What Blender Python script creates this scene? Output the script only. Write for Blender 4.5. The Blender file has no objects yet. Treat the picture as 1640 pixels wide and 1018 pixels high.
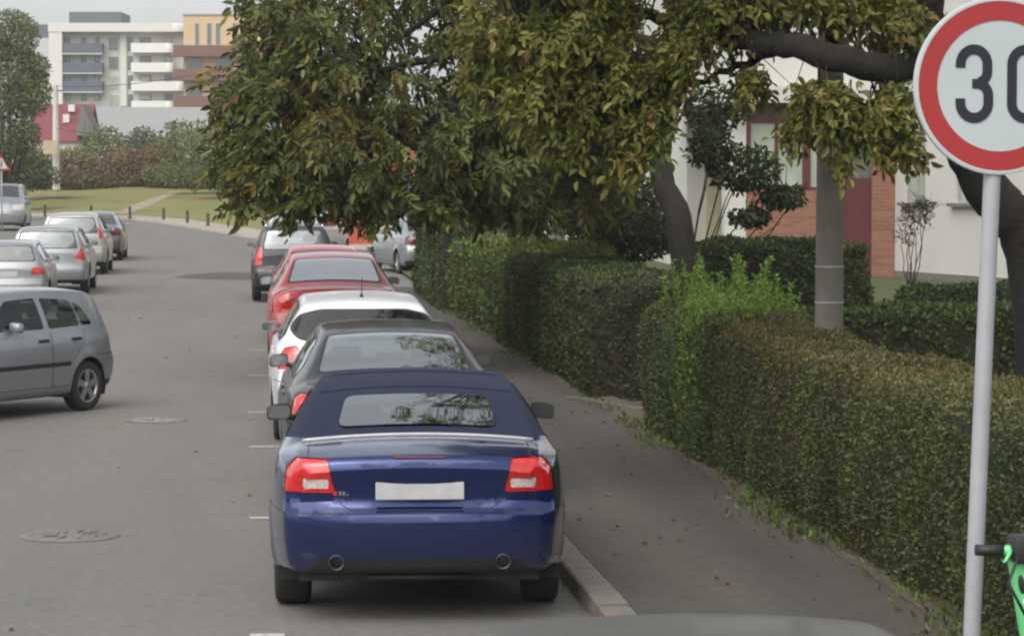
import bpy, bmesh, math, random
import numpy as np
from mathutils import Vector, Matrix
R = math.radians
SC = bpy.context.scene
COL = SC.collection
random.seed(7)
RNG = np.random.default_rng(11)

# ------------------------------------------------------------------ camera
FPX = 4420.0
CAM = np.array((0.0, 0.0, 2.6))
YAW = math.atan(428 / FPX); PIT = math.atan(216 / FPX)
cam_d = bpy.data.cameras.new('camera'); cam = bpy.data.objects.new('camera', cam_d); COL.objects.link(cam)
cam.location = CAM; cam.rotation_euler = (R(90) - PIT, 0, -YAW)
cam_d.sensor_width = 36; cam_d.lens = FPX / 1640 * 36; cam_d.clip_start = 0.1; cam_d.clip_end = 4000
SC.camera = cam
# ------------------------------------------------------------------ sky, sun, exposure
SUN_EL, SUN_AZ = 52, 215          # azimuth clockwise from +Y: behind the camera, to the left
w = bpy.data.worlds.new('World'); SC.world = w; w.use_nodes = True
nt = w.node_tree; nt.nodes.clear()
sky = nt.nodes.new('ShaderNodeTexSky'); sky.sky_type = 'NISHITA'; sky.sun_disc = False
sky.sun_elevation = R(SUN_EL); sky.sun_rotation = R(SUN_AZ); sky.dust_density = 3.0; sky.air_density = 1.0
hs = nt.nodes.new('ShaderNodeHueSaturation'); hs.inputs['Saturation'].default_value = 0.16
bg = nt.nodes.new('ShaderNodeBackground'); bg.inputs['Strength'].default_value = 0.15
wo = nt.nodes.new('ShaderNodeOutputWorld')
tc = nt.nodes.new('ShaderNodeTexCoord'); cn = nt.nodes.new('ShaderNodeTexNoise')
cn.inputs['Scale'].default_value = 2.6; cn.inputs['Detail'].default_value = 5
cr = nt.nodes.new('ShaderNodeMapRange'); cr.inputs['From Min'].default_value = 0.3; cr.inputs['From Max'].default_value = 0.7
cr.inputs['To Min'].default_value = 0.85; cr.inputs['To Max'].default_value = 1.15
mx = nt.nodes.new('ShaderNodeMix'); mx.data_type = 'RGBA'; mx.blend_type = 'MULTIPLY'; mx.inputs['Factor'].default_value = 1
nt.links.new(tc.outputs['Generated'], cn.inputs['Vector']); nt.links.new(cn.outputs['Fac'], cr.inputs['Value'])
nt.links.new(sky.outputs['Color'], hs.inputs['Color']); nt.links.new(hs.outputs['Color'], mx.inputs['A'])
nt.links.new(cr.outputs['Result'], mx.inputs['B']); nt.links.new(mx.outputs['Result'], bg.inputs['Color'])
nt.links.new(bg.outputs['Background'], wo.inputs['Surface'])
sun_d = bpy.data.lights.new('sun', 'SUN'); sun_d.energy = 1.1; sun_d.angle = R(75); sun_d.color = (1, 0.96, 0.9)
sun = bpy.data.objects.new('sun', sun_d); COL.objects.link(sun)
sd = Vector((math.sin(R(SUN_AZ)) * math.cos(R(SUN_EL)), math.cos(R(SUN_AZ)) * math.cos(R(SUN_EL)), math.sin(R(SUN_EL))))
sun.rotation_euler = sd.to_track_quat('Z', 'Y').to_euler()
SC.view_settings.view_transform = 'Standard'; SC.view_settings.look = 'None'
SC.view_settings.exposure = 0.68; SC.view_settings.gamma = 1.0
SC.cycles.pixel_filter_type = 'BLACKMAN_HARRIS'; SC.cycles.filter_width = 2.3
SC.cycles.max_bounces = 8; SC.cycles.transparent_max_bounces = 24
SC.cycles.sample_clamp_indirect = 4

# ------------------------------------------------------------------ helpers
def at(px, py, z):
    F = np.array((math.sin(YAW) * math.cos(PIT), math.cos(YAW) * math.cos(PIT), -math.sin(PIT)))
    Rt = np.array((math.cos(YAW), -math.sin(YAW), 0)); U = np.cross(Rt, F)
    return CAM + z * (F + Rt * (px - 820) / FPX - U * (py - 509) / FPX)

def rise(y):
    t = max(0.0, y - 45.0)
    return 0.007 * t * min(1, t / 20.0)

def gp(px, py, dz=0.0):
    """ground point under a photo pixel"""
    a = at(px, py, 1.0) - CAM
    z = 0.0
    for _ in range(20):
        k = (z + dz - CAM[2]) / a[2]
        p = CAM + a * k
        z = rise(p[1])
    return p

def tag(o, label=None, cat=None, group=None, kind=None):
    if label: o['label'] = label
    if cat: o['category'] = cat
    if group: o['group'] = group
    if kind: o['kind'] = kind
    return o

def empty(name, loc, rz=0.0, parent=None):
    o = bpy.data.objects.new(name, None); COL.objects.link(o)
    o.location = loc; o.rotation_euler = (0, 0, rz); o.empty_display_size = 0.2
    if parent: o.parent = parent
    return o

def link_mesh(name, me, mats, parent=None):
    o = bpy.data.objects.new(name, me); COL.objects.link(o)
    for m in (mats if isinstance(mats, (list, tuple)) else [mats]): me.materials.append(m)
    if parent: o.parent = parent
    return o

def obj(name, bm, mats, parent=None, smooth=None):
    me = bpy.data.meshes.new(name); bm.normal_update(); bm.to_mesh(me); bm.free()
    if smooth is not None:
        me.polygons.foreach_set('use_smooth', [True] * len(me.polygons)); me.set_sharp_from_angle(angle=R(smooth))
    return link_mesh(name, me, mats, parent)

def box(bm, x0, x1, y0, y1, z0, z1, mi=0, bev=0.0):
    vs = [bm.verts.new((x, y, z)) for z in (z0, z1) for y in (y0, y1) for x in (x0, x1)]
    fs = [bm.faces.new([vs[i] for i in q]) for q in ((0, 2, 3, 1), (4, 5, 7, 6), (0, 1, 5, 4), (1, 3, 7, 5), (3, 2, 6, 7), (2, 0, 4, 6))]
    for f in fs: f.material_index = mi
    if bev:
        es = list({e for f in fs for e in f.edges})
        r = bmesh.ops.bevel(bm, geom=es, offset=bev, segments=2, affect='EDGES', profile=0.5)
        for f in r['faces']: f.material_index = mi
    return vs

def frame_from(d):
    d = Vector(d).normalized()
    a = Vector((0, 0, 1)) if abs(d.z) < 0.9 else Vector((1, 0, 0))
    u = d.cross(a).normalized(); return u, d.cross(u).normalized()

def tube(bm, pts, rad, n=10, mi=0, cap=True):
    pts = [Vector(p) for p in pts]
    rads = rad if isinstance(rad, (list, tuple)) else [rad] * len(pts)
    rings = []; u0 = None
    for i, p in enumerate(pts):
        d = (pts[min(i + 1, len(pts) - 1)] - pts[max(i - 1, 0)])
        u, v = frame_from(d)
        if u0 is not None:
            dn = d.normalized(); u = (u0 - dn * u0.dot(dn)).normalized(); v = dn.cross(u)
        u0 = u
        rings.append([bm.verts.new(p + (u * math.cos(a) + v * math.sin(a)) * rads[i]) for a in [2 * math.pi * k / n for k in range(n)]])
    for a, b in zip(rings, rings[1:]):
        for k in range(n):
            f = bm.faces.new((a[k], a[(k + 1) % n], b[(k + 1) % n], b[k])); f.material_index = mi; f.smooth = True
    if cap:
        for r_, s in ((rings[0], 1), (rings[-1], -1)):
            f = bm.faces.new(r_[::-s]); f.material_index = mi
    return rings

def lathe(bm, prof, axis='Z', origin=(0, 0, 0), n=24, mi=0):
    """prof: (radius, height) pairs"""
    o = Vector(origin); rings = []
    for r_, h in prof:
        ring = []
        for k in range(n):
            a = 2 * math.pi * k / n; c, s = r_ * math.cos(a), r_ * math.sin(a)
            p = (c, s, h) if axis == 'Z' else ((h, c, s) if axis == 'X' else (s, h, c))
            ring.append(bm.verts.new(o + Vector(p)))
        rings.append(ring)
    for a, b in zip(rings, rings[1:]):
        for k in range(n):
            f = bm.faces.new((a[k], a[(k + 1) % n], b[(k + 1) % n], b[k])); f.material_index = mi; f.smooth = True
    return rings

def grid_mesh(name, P, mat, parent=None, smooth=True):
    """P: (ny, nx, 3)"""
    ny, nx = P.shape[:2]
    idx = np.arange(ny * nx).reshape(ny, nx)
    q = np.stack([idx[:-1, :-1], idx[:-1, 1:], idx[1:, 1:], idx[1:, :-1]], -1).reshape(-1, 4)
    me = bpy.data.meshes.new(name); me.from_pydata(P.reshape(-1, 3).tolist(), [], q.tolist()); me.update()
    if smooth: me.polygons.foreach_set('use_smooth', [True] * len(me.polygons))
    return link_mesh(name, me, mat, parent)

def fnoise(p, f=1.0, seed=0):
    """cheap smooth 3-D noise, about -1..1"""
    p = np.asarray(p) * f; out = np.zeros(p.shape[:-1])
    rg = np.random.default_rng(seed)
    for k in range(6):
        d = rg.normal(size=3); d /= np.linalg.norm(d); fr = 1.0 + 0.55 * k
        out += np.sin((p @ d) * fr * 2.1 + rg.uniform(0, 6.28)) / (1 + 0.35 * k)
    return out / 2.6

# ------------------------------------------------------------------ materials
def newmat(name):
    m = bpy.data.materials.new(name); m.use_nodes = True
    t = m.node_tree; b = t.nodes['Principled BSDF']; return m, t, b

def mat(name, col, rough=0.6, metal=0.0, var=0.12, scale=8.0, bump=0.0, bscale=60.0, coat=0.0, coords='Object', spec=0.5, detail=5):
    m, t, b = newmat(name)
    b.inputs['Roughness'].default_value = rough; b.inputs['Metallic'].default_value = metal
    b.inputs['Coat Weight'].default_value = coat; b.inputs['Coat Roughness'].default_value = 0.06
    b.inputs['Specular IOR Level'].default_value = spec
    tcn = t.nodes.new('ShaderNodeTexCoord'); n = t.nodes.new('ShaderNodeTexNoise')
    n.inputs['Scale'].default_value = scale; n.inputs['Detail'].default_value = detail
    t.links.new(tcn.outputs[coords], n.inputs['Vector'])
    rp = t.nodes.new('ShaderNodeValToRGB'); e = rp.color_ramp.elements
    c = np.array(col); e[0].position = 0.25; e[1].position = 0.75
    e[0].color = (*np.clip(c * (1 - var), 0, 1), 1); e[1].color = (*np.clip(c * (1 + var), 0, 1), 1)
    t.links.new(n.outputs['Fac'], rp.inputs['Fac']); t.links.new(rp.outputs['Color'], b.inputs['Base Color'])
    if bump:
        n2 = t.nodes.new('ShaderNodeTexNoise'); n2.inputs['Scale'].default_value = bscale; n2.inputs['Detail'].default_value = 4
        t.links.new(tcn.outputs[coords], n2.inputs['Vector'])
        bp = t.nodes.new('ShaderNodeBump'); bp.inputs['Strength'].default_value = bump; bp.inputs['Distance'].default_value = 0.02
        t.links.new(n2.outputs['Fac'], bp.inputs['Height']); t.links.new(bp.outputs['Normal'], b.inputs['Normal'])
    return m

def paint(name, col, metal=0.35, rough=0.35, coat=0.8):
    """car paint under clear coat with a film of road dust low down"""
    m, t, b = newmat(name)
    b.inputs['Metallic'].default_value = metal; b.inputs['Roughness'].default_value = rough
    b.inputs['Coat Weight'].default_value = coat; b.inputs['Coat Roughness'].default_value = 0.07
    tcn = t.nodes.new('ShaderNodeTexCoord'); n = t.nodes.new('ShaderNodeTexNoise')
    n.inputs['Scale'].default_value = 5; n.inputs['Detail'].default_value = 7; n.inputs['Roughness'].default_value = 0.65
    t.links.new(tcn.outputs['Object'], n.inputs['Vector'])
    sx = t.nodes.new('ShaderNodeSeparateXYZ'); t.links.new(tcn.outputs['Object'], sx.inputs['Vector'])
    mr = t.nodes.new('ShaderNodeMapRange'); mr.inputs['From Min'].default_value = 0.75; mr.inputs['From Max'].default_value = 0.2
    mr.inputs['To Min'].default_value = 0.0; mr.inputs['To Max'].default_value = 0.45
    t.links.new(sx.outputs['Z'], mr.inputs['Value'])
    mu = t.nodes.new('ShaderNodeMath'); mu.operation = 'MULTIPLY'
    t.links.new(mr.outputs['Result'], mu.inputs[0]); t.links.new(n.outputs['Fac'], mu.inputs[1])
    mix = t.nodes.new('ShaderNodeMix'); mix.data_type = 'RGBA'
    mix.inputs['A'].default_value = (*col, 1); mix.inputs['B'].default_value = (0.11, 0.10, 0.085, 1)
    t.links.new(mu.outputs[0], mix.inputs['Factor']); t.links.new(mix.outputs['Result'], b.inputs['Base Color'])
    r2 = t.nodes.new('ShaderNodeMapRange'); r2.inputs['To Min'].default_value = 0.03; r2.inputs['To Max'].default_value = 0.16
    t.links.new(n.outputs['Fac'], r2.inputs['Value']); t.links.new(r2.outputs['Result'], b.inputs['Coat Roughness'])
    return m

def glass(name, tint=(0.55, 0.62, 0.6), base=0.1, gain=1.6):
    m, t, b = newmat(name); t.nodes.remove(b); out = t.nodes['Material Output']
    tr = t.nodes.new('ShaderNodeBsdfTransparent'); tr.inputs['Color'].default_value = (*tint, 1)
    gl = t.nodes.new('ShaderNodeBsdfGlossy'); gl.inputs['Roughness'].default_value = 0.03; gl.inputs['Color'].default_value = (0.92, 0.96, 0.97, 1)
    fr = t.nodes.new('ShaderNodeFresnel'); fr.inputs['IOR'].default_value = 1.5
    ge = t.nodes.new('ShaderNodeNewGeometry'); ir = t.nodes.new('ShaderNodeMapRange'); ir.inputs['To Min'].default_value = 1.5; ir.inputs['To Max'].default_value = 1 / 1.5
    t.links.new(ge.outputs['Backfacing'], ir.inputs['Value']); t.links.new(ir.outputs['Result'], fr.inputs['IOR'])
    ma = t.nodes.new('ShaderNodeMath'); ma.operation = 'MULTIPLY_ADD'; ma.inputs[1].default_value = gain; ma.inputs[2].default_value = base; ma.use_clamp = True
    mixs = t.nodes.new('ShaderNodeMixShader')
    t.links.new(fr.outputs[0], ma.inputs[0]); t.links.new(ma.outputs[0], mixs.inputs[0])
    t.links.new(tr.outputs[0], mixs.inputs[1]); t.links.new(gl.outputs[0], mixs.inputs[2]); t.links.new(mixs.outputs[0], out.inputs['Surface'])
    return m

def leafmat(name, rough=0.5, trans=0.38):
    m, t, b = newmat(name); out = t.nodes['Material Output']
    a = t.nodes.new('ShaderNodeAttribute'); a.attribute_name = 'leaf_colour'
    b.inputs['Roughness'].default_value = rough; b.inputs['Specular IOR Level'].default_value = 0.35
    t.links.new(a.outputs['Color'], b.inputs['Base Color'])
    tl = t.nodes.new('ShaderNodeBsdfTranslucent'); t.links.new(a.outputs['Color'], tl.inputs['Color'])
    ms = t.nodes.new('ShaderNodeMixShader'); ms.inputs[0].default_value = trans
    t.links.new(b.outputs[0], ms.inputs[1]); t.links.new(tl.outputs[0], ms.inputs[2]); t.links.new(ms.outputs[0], out.inputs['Surface'])
    return m

def asphalt(name, col, patch=0.18, warm=(1.06, 1.0, 0.92)):
    m, t, b = newmat(name); b.inputs['Roughness'].default_value = 0.85
    tcn = t.nodes.new('ShaderNodeTexCoord')
    mp = t.nodes.new('ShaderNodeMapping'); mp.inputs['Scale'].default_value = (1.0, 0.1, 1.0)
    t.links.new(tcn.outputs['Object'], mp.inputs['Vector'])
    big = t.nodes.new('ShaderNodeTexNoise'); big.inputs['Scale'].default_value = 0.8; big.inputs['Detail'].default_value = 6; big.inputs['Roughness'].default_value = 0.6
    t.links.new(mp.outputs['Vector'], big.inputs['Vector'])
    fine = t.nodes.new('ShaderNodeTexNoise'); fine.inputs['Scale'].default_value = 14; fine.inputs['Detail'].default_value = 9; fine.inputs['Roughness'].default_value = 0.72
    t.links.new(tcn.outputs['Object'], fine.inputs['Vector'])
    c = np.array(col)
    rp = t.nodes.new('ShaderNodeValToRGB'); e = rp.color_ramp.elements
    e[0].position = 0.3; e[0].color = (*(c * (1 - patch)), 1); e[1].position = 0.72; e[1].color = (*(c * (1 + patch) * np.array(warm)), 1)
    t.links.new(big.outputs['Fac'], rp.inputs['Fac'])
    r2 = t.nodes.new('ShaderNodeMapRange'); r2.inputs['From Min'].default_value = 0.25; r2.inputs['From Max'].default_value = 0.75
    r2.inputs['To Min'].default_value = 0.72; r2.inputs['To Max'].default_value = 1.28
    t.links.new(fine.outputs['Fac'], r2.inputs['Value'])
    mu = t.nodes.new('ShaderNodeMix'); mu.data_type = 'RGBA'; mu.blend_type = 'MULTIPLY'; mu.inputs['Factor'].default_value = 1
    t.links.new(rp.outputs['Color'], mu.inputs['A']); t.links.new(r2.outputs['Result'], mu.inputs['B'])
    # crack network
    vo = t.nodes.new('ShaderNodeTexVoronoi'); vo.feature = 'DISTANCE_TO_EDGE'; vo.inputs['Scale'].default_value = 0.42
    wn = t.nodes.new('ShaderNodeTexNoise'); wn.inputs['Scale'].default_value = 1.6; wn.inputs['Detail'].default_value = 6
    t.links.new(tcn.outputs['Object'], wn.inputs['Vector'])
    ad = t.nodes.new('ShaderNodeVectorMath'); ad.operation = 'MULTIPLY_ADD'; ad.inputs[1].default_value = (1.6, 1.6, 1.6)
    t.links.new(wn.outputs['Color'], ad.inputs[0]); t.links.new(tcn.outputs['Object'], ad.inputs[2]); t.links.new(ad.outputs[0], vo.inputs['Vector'])
    cm = t.nodes.new('ShaderNodeMapRange'); cm.inputs['From Min'].default_value = 0.004; cm.inputs['From Max'].default_value = 0.012
    cm.inputs['To Min'].default_value = 0.88; cm.inputs['To Max'].default_value = 1.0
    t.links.new(vo.outputs['Distance'], cm.inputs['Value'])
    m2 = t.nodes.new('ShaderNodeMix'); m2.data_type = 'RGBA'; m2.blend_type = 'MULTIPLY'; m2.inputs['Factor'].default_value = 1
    t.links.new(mu.outputs['Result'], m2.inputs['A']); t.links.new(cm.outputs['Result'], m2.inputs['B'])
    t.links.new(m2.outputs['Result'], b.inputs['Base Color'])
    bp = t.nodes.new('ShaderNodeBump'); bp.inputs['Strength'].default_value = 0.35; bp.inputs['Distance'].default_value = 0.01
    t.links.new(fine.outputs['Fac'], bp.inputs['Height']); t.links.new(bp.outputs['Normal'], b.inputs['Normal'])
    return m

def grassmat(name, cols):
    m, t, b = newmat(name); b.inputs['Roughness'].default_value = 0.9
    tcn = t.nodes.new('ShaderNodeTexCoord'); n = t.nodes.new('ShaderNodeTexNoise'); n.inputs['Scale'].default_value = 0.22; n.inputs['Detail'].default_value = 7
    n.inputs['Roughness'].default_value = 0.62
    t.links.new(tcn.outputs['Object'], n.inputs['Vector'])
    rp = t.nodes.new('ShaderNodeValToRGB'); els = rp.color_ramp.elements
    while len(els) < len(cols): els.new(0.5)
    for i, c in enumerate(cols):
        els[i].position = 0.3 + 0.4 * i / (len(cols) - 1); els[i].color = (*c, 1)
    t.links.new(n.outputs['Fac'], rp.inputs['Fac']); t.links.new(rp.outputs['Color'], b.inputs['Base Color'])
    n2 = t.nodes.new('ShaderNodeTexNoise'); n2.inputs['Scale'].default_value = 12; n2.inputs['Detail'].default_value = 6
    t.links.new(tcn.outputs['Object'], n2.inputs['Vector'])
    bp = t.nodes.new('ShaderNodeBump'); bp.inputs['Strength'].default_value = 0.8; bp.inputs['Distance'].default_value = 0.1
    t.links.new(n2.outputs['Fac'], bp.inputs['Height']); t.links.new(bp.outputs['Normal'], b.inputs['Normal'])
    return m

def brickmat(name):
    m, t, b = newmat(name); b.inputs['Roughness'].default_value = 0.85
    tcn = t.nodes.new('ShaderNodeTexCoord'); sp = t.nodes.new('ShaderNodeSeparateXYZ'); t.links.new(tcn.outputs['Object'], sp.inputs[0])
    add = t.nodes.new('ShaderNodeMath'); add.operation = 'ADD'; t.links.new(sp.outputs['X'], add.inputs[0]); t.links.new(sp.outputs['Y'], add.inputs[1])
    cb = t.nodes.new('ShaderNodeCombineXYZ'); t.links.new(add.outputs[0], cb.inputs['X']); t.links.new(sp.outputs['Z'], cb.inputs['Y'])
    br = t.nodes.new('ShaderNodeTexBrick'); br.inputs['Scale'].default_value = 1.0
    br.inputs['Brick Width'].default_value = 0.25; br.inputs['Row Height'].default_value = 0.078; br.inputs['Mortar Size'].default_value = 0.009
    br.inputs['Color1'].default_value = (0.30, 0.125, 0.07, 1); br.inputs['Color2'].default_value = (0.22, 0.085, 0.05, 1); br.inputs['Mortar'].default_value = (0.2, 0.15, 0.12, 1)
    t.links.new(cb.outputs[0], br.inputs['Vector']); t.links.new(br.outputs['Color'], b.inputs['Base Color'])
    bp = t.nodes.new('ShaderNodeBump'); bp.inputs['Strength'].default_value = 0.5; bp.inputs['Distance'].default_value = 0.01; bp.invert = True
    t.links.new(br.outputs['Fac'], bp.inputs['Height']); t.links.new(bp.outputs['Normal'], b.inputs['Normal'])
    return m

M = {}
M['road'] = asphalt('road asphalt', (0.136, 0.132, 0.125), 0.10)
M['pave'] = asphalt('pavement asphalt', (0.057, 0.0515, 0.0445), 0.28)
M['seam'] = asphalt('pale worn asphalt', (.15, .14, .126), .1)
M['patch'] = asphalt('fresh asphalt', (.062, .06, .058), .15)
M['kerb'] = mat('kerb concrete', (0.135, 0.124, 0.105), 0.9, var=0.25, scale=6, bump=0.3)
M['conc'] = mat('grey concrete', (0.15, 0.138, 0.12), 0.9, var=0.22, scale=5, bump=0.3)
M['paleconc'] = mat('pale concrete', (0.52, 0.50, 0.46), 0.9, var=0.15, scale=5)
M['mark'] = mat('worn white road paint', (0.38, 0.37, 0.345), 0.8, var=0.4, scale=22)
M['iron'] = mat('worn manhole iron', (0.15, 0.145, 0.135), 0.7, var=0.3, scale=30, bump=0.6, bscale=50)
M['grass'] = grassmat('dry grass', [(0.095, 0.13, 0.022), (0.145, 0.165, 0.034), (0.21, 0.17, 0.07), (0.125, 0.165, 0.028)])
M['lawn'] = grassmat('garden soil and grass', [(0.05, 0.06, 0.02), (0.07, 0.08, 0.025), (0.06, 0.05, 0.03)])
M['soil'] = mat('bare tan soil', (0.27, 0.215, 0.15), 0.95, var=0.2, scale=1.5)
M['terrain'] = grassmat('terrain', [(0.06, 0.075, 0.025), (0.08, 0.09, 0.03), (0.09, 0.085, 0.04)])
M['white'] = mat('white render', (0.50, 0.495, 0.455), 0.9, var=0.08, scale=0.8, bump=0.1)
M['brick'] = brickmat('red brick')
M['oxblood'] = mat('dark red paint', (0.10, 0.022, 0.022), 0.5, var=0.1)
M['glass'] = glass('car glass', (.38, .43, .41))
M['clear'] = glass('clear side glass', (.5, .56, .5), 0.0, 1.0)
M['pale_glass'] = glass('pale reflecting rear glass', (.3, .33, .33), .5, 2.0)
M['tint'] = glass('dark car glass', (0.16, 0.18, 0.17), 0.0, 1.0)
M['soft_glass'] = glass('reflective rear glass', (0.30, 0.34, 0.33), 0.30, 2.2)
M['winglass'] = mat('window pane', (0.10, 0.12, 0.12), 0.08, var=0.2, scale=0.7, spec=0.9)
M['winpale'] = mat('pane before pale curtain', (0.34, 0.38, 0.30), 0.15, var=0.2, scale=1.5, spec=0.8)
M['black'] = mat('black plastic', (0.018, 0.018, 0.018), 0.55, var=0.2)
M['rubber'] = mat('tyre rubber', (0.022, 0.021, 0.02), 0.85, var=0.25, scale=20)
M['alloy'] = mat('alloy rim', (0.42, 0.42, 0.42), 0.3, 0.85, var=0.15)
M['chrome'] = mat('chrome', (0.75, 0.75, 0.75), 0.12, 1.0, var=0.05)
M['dark'] = mat('dark interior', (0.03, 0.03, 0.032), 0.9, var=0.2)
M['seat'] = mat('seat cloth', (0.06, 0.06, 0.065), 0.95, var=0.2)
M['seatred'] = mat('pale seat cloth', (0.3, 0.2, 0.19), 0.95, var=0.2)
M['red_lens'] = mat('red lamp lens', (0.50, 0.012, 0.010), 0.12, var=0.25, scale=40, coat=1.0)
M['dark_lens'] = mat('deep red lamp lens', (0.10, 0.008, 0.012), 0.12, var=0.25, scale=40, coat=1.0)
M['clear_lens'] = mat('clear lamp lens', (0.55, 0.50, 0.46), 0.12, var=0.35, scale=55, coat=1.0)
M['pipe'] = mat('sooty steel pipe', (.10, .095, .09), .35, .9, var=.2)
M['mirrorglass'] = mat('mirror glass', (.35, .37, .38), .08, 1.0, var=.05)
M['plate'] = mat('number plate', (0.36, 0.36, 0.36), 0.5, var=0.12, scale=14)
M['bark'] = mat('bark', (0.013, 0.0105, 0.008), 0.95, var=0.35, scale=9, bump=1.0, bscale=16)
M['twig'] = mat('twigs', (0.03, 0.026, 0.018), 0.95, var=0.4, scale=14)
M['leaf'] = leafmat('leaf')
M['fabric'] = mat('navy hood fabric', (0.008, 0.012, 0.036), 0.95, var=0.25, scale=60, bump=0.25, bscale=300)
M['galv'] = mat('grey painted steel', (0.30, 0.305, 0.32), 0.55, 0.0, var=0.1, scale=6)

# ------------------------------------------------------------------ ground
def sheet(name, x0, x1, y0, y1, nx, ny, mat_, zf, kind='structure'):
    xs = np.linspace(x0, x1, nx); ys = np.linspace(y0, y1, ny)
    P = np.array([[(x, y, zf(x, y)) for x in xs] for y in ys])
    return tag(grid_mesh(name, P, mat_), kind=kind)

def terr(x, y):
    return rise(min(y, 190)) - 0.06 if y < 190 else rise(190) - 0.06 + 0.003 * (y - 190)
xs = np.array([-700, -400, -250, -120, -60, -30, -10, 5, 20, 40, 80, 160, 400, 700.])
ys = np.concatenate([np.linspace(-60, 220, 71), [300, 400, 600, 900, 1200]])
tag(grid_mesh('terrain', np.array([[(x, y, terr(x, y)) for x in xs] for y in ys]), M['terrain']), kind='structure')
sheet('road', -46, 16, -25, 186, 12, 140, M['road'], lambda x, y: rise(y))

KX0, KX1, HX = 2.06, 2.24, 4.08        # kerb faces, hedge foot
PZ = 0.125
def strip(name, x0, x1, y0, y1, z, mat_, step=3.0, skirt=True):
    n = max(2, int((y1 - y0) / step) + 1); bm = bmesh.new(); rows = []
    for y in np.linspace(y0, y1, n):
        r_ = rise(y); rows.append([bm.verts.new((x0, y, r_ - 0.03)), bm.verts.new((x0, y, r_ + z - 0.012)), bm.verts.new((x0 + 0.012, y, r_ + z)), bm.verts.new((x1, y, r_ + z)), bm.verts.new((x1, y, r_ - 0.03))])
    for a, b in zip(rows, rows[1:]):
        for k in range(4): bm.faces.new((a[k], b[k], b[k + 1], a[k + 1]))
    bm.faces.new(rows[0]); bm.faces.new(rows[-1][::-1])
    return tag(obj(name, bm, mat_), kind='structure')
yk = -6.0
while yk < 63:
    strip('kerb_stone', KX0, KX1, yk, yk + 0.992, PZ + random.uniform(-0.004, 0.004), M['kerb'], 0.5); yk += 1.0
strip('pavement', KX1 + 0.003, HX + 0.3, -6, 63, PZ - 0.008, M['pave'])
# path through the hedge gap, with a low concrete edging
def pathz(x): return PZ - 0.004 + max(0, x - 4.3) * 0.07
bm = bmesh.new(); rows = []
for x in np.linspace(HX + 0.05, 12, 12): rows.append([bm.verts.new((x, 28.0, pathz(x))), bm.verts.new((x, 30.9, pathz(x)))])
for a, b in zip(rows, rows[1:]): bm.faces.new((a[0], b[0], b[1], a[1]))
tag(obj('path', bm, M['pave']), kind='structure')
def gardz(x, y):
    t = min(1, max(0, (x - 4.4) / 7.5)); return rise(y) + 0.09 + 0.62 * t
sheet('garden_lawn', 4.1, 30, -6, 100, 40, 70, M['lawn'], lambda x, y: gardz(x, y) - (0.12 if 27.5 < y < 31.5 else 0))
bm = bmesh.new()
for (a, b) in (((3.72, 31.45), (4.5, 29.0)),):
    d = Vector((b[0] - a[0], b[1] - a[1], 0)); n_ = Vector((-d.y, d.x, 0)).normalized() * 0.07
    A = Vector((a[0], a[1], 0)); B = Vector((b[0], b[1], 0))
    lo = [bm.verts.new(p + Vector((0, 0, PZ - 0.05))) for p in (A - n_, B - n_, B + n_, A + n_)]
    hi = [bm.verts.new(p + Vector((0, 0, PZ + 0.03))) for p in (A - n_, B - n_, B + n_, A + n_)]
    bm.faces.new(hi)
    for k in range(4): bm.faces.new((lo[k], lo[(k + 1) % 4], hi[(k + 1) % 4], hi[k]))
tag(obj('path_edging', bm, mat('dirty edging concrete', (.10, .088, .07), .9, var=.3, scale=7)), kind='structure')

# far kerb curve and the grassy rise behind it
FK = [(16, 90), (6, 91), (3.2, 95), (1.6, 101), (0.2, 108), (-1.3, 118), (-2.9, 128), (-4.5, 138), (-6.8, 147), (-10, 153), (-15, 157.5), (-24, 162), (-46, 167)]
def dens(pts, step):
    out = []
    for (a, b) in zip(pts, pts[1:]):
        n = max(1, int(math.dist(a, b) / step))
        out += [tuple(np.array(a) + (np.array(b) - np.array(a)) * k / n) for k in range(n)]
    return out + [pts[-1]]
fk = dens(FK, 1.5)
def moundz(p, d):
    t = min(1.0, max(0.0, (d - 2.4) / 46.0)); t = t * t * (3 - 2 * t)
    return rise(min(p[1], 165)) + 0.12 + (2.75 - rise(165)) * t * 1.0 + 0.0
rows_p, rows_g = [], []
for i, p in enumerate(fk):
    a = np.array(fk[max(0, i - 2)]); b = np.array(fk[min(len(fk) - 1, i + 2)]); d = b - a; n_ = np.array((d[1], -d[0])); n_ = n_ / np.linalg.norm(n_)
    if n_[1] < 0: n_ = -n_
    n_ = n_ * 0.4 + np.array((0.25, 1.0)) * 0.6; n_ /= np.linalg.norm(n_)
    zr = rise(min(p[1], 165))
    rows_p.append([(*(np.array(p)), zr - 0.02), (*np.array(p), zr + 0.12), (*(np.array(p) + n_ * 0.3), zr + 0.125), (*(np.array(p) + n_ * 2.6), zr + 0.13)])
    rows_g.append([(*(np.array(p) + n_ * dd), moundz(p, dd) + 0.012 + (0.10 * math.sin(p[0] * 0.8 + dd * 0.5) if dd > 6 else 0)) for dd in (2.5, 4, 6, 9, 13, 18, 24, 31, 39, 48, 58, 75, 110)])
tag(grid_mesh('far_pavement', np.array(rows_p), mat('pinkish far pavement', (0.30, 0.26, 0.215), 0.9, var=0.15, scale=1.0)), kind='structure')
mound = tag(grid_mesh('grass_bank', np.array(rows_g), M['grass']), kind='structure')

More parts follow.
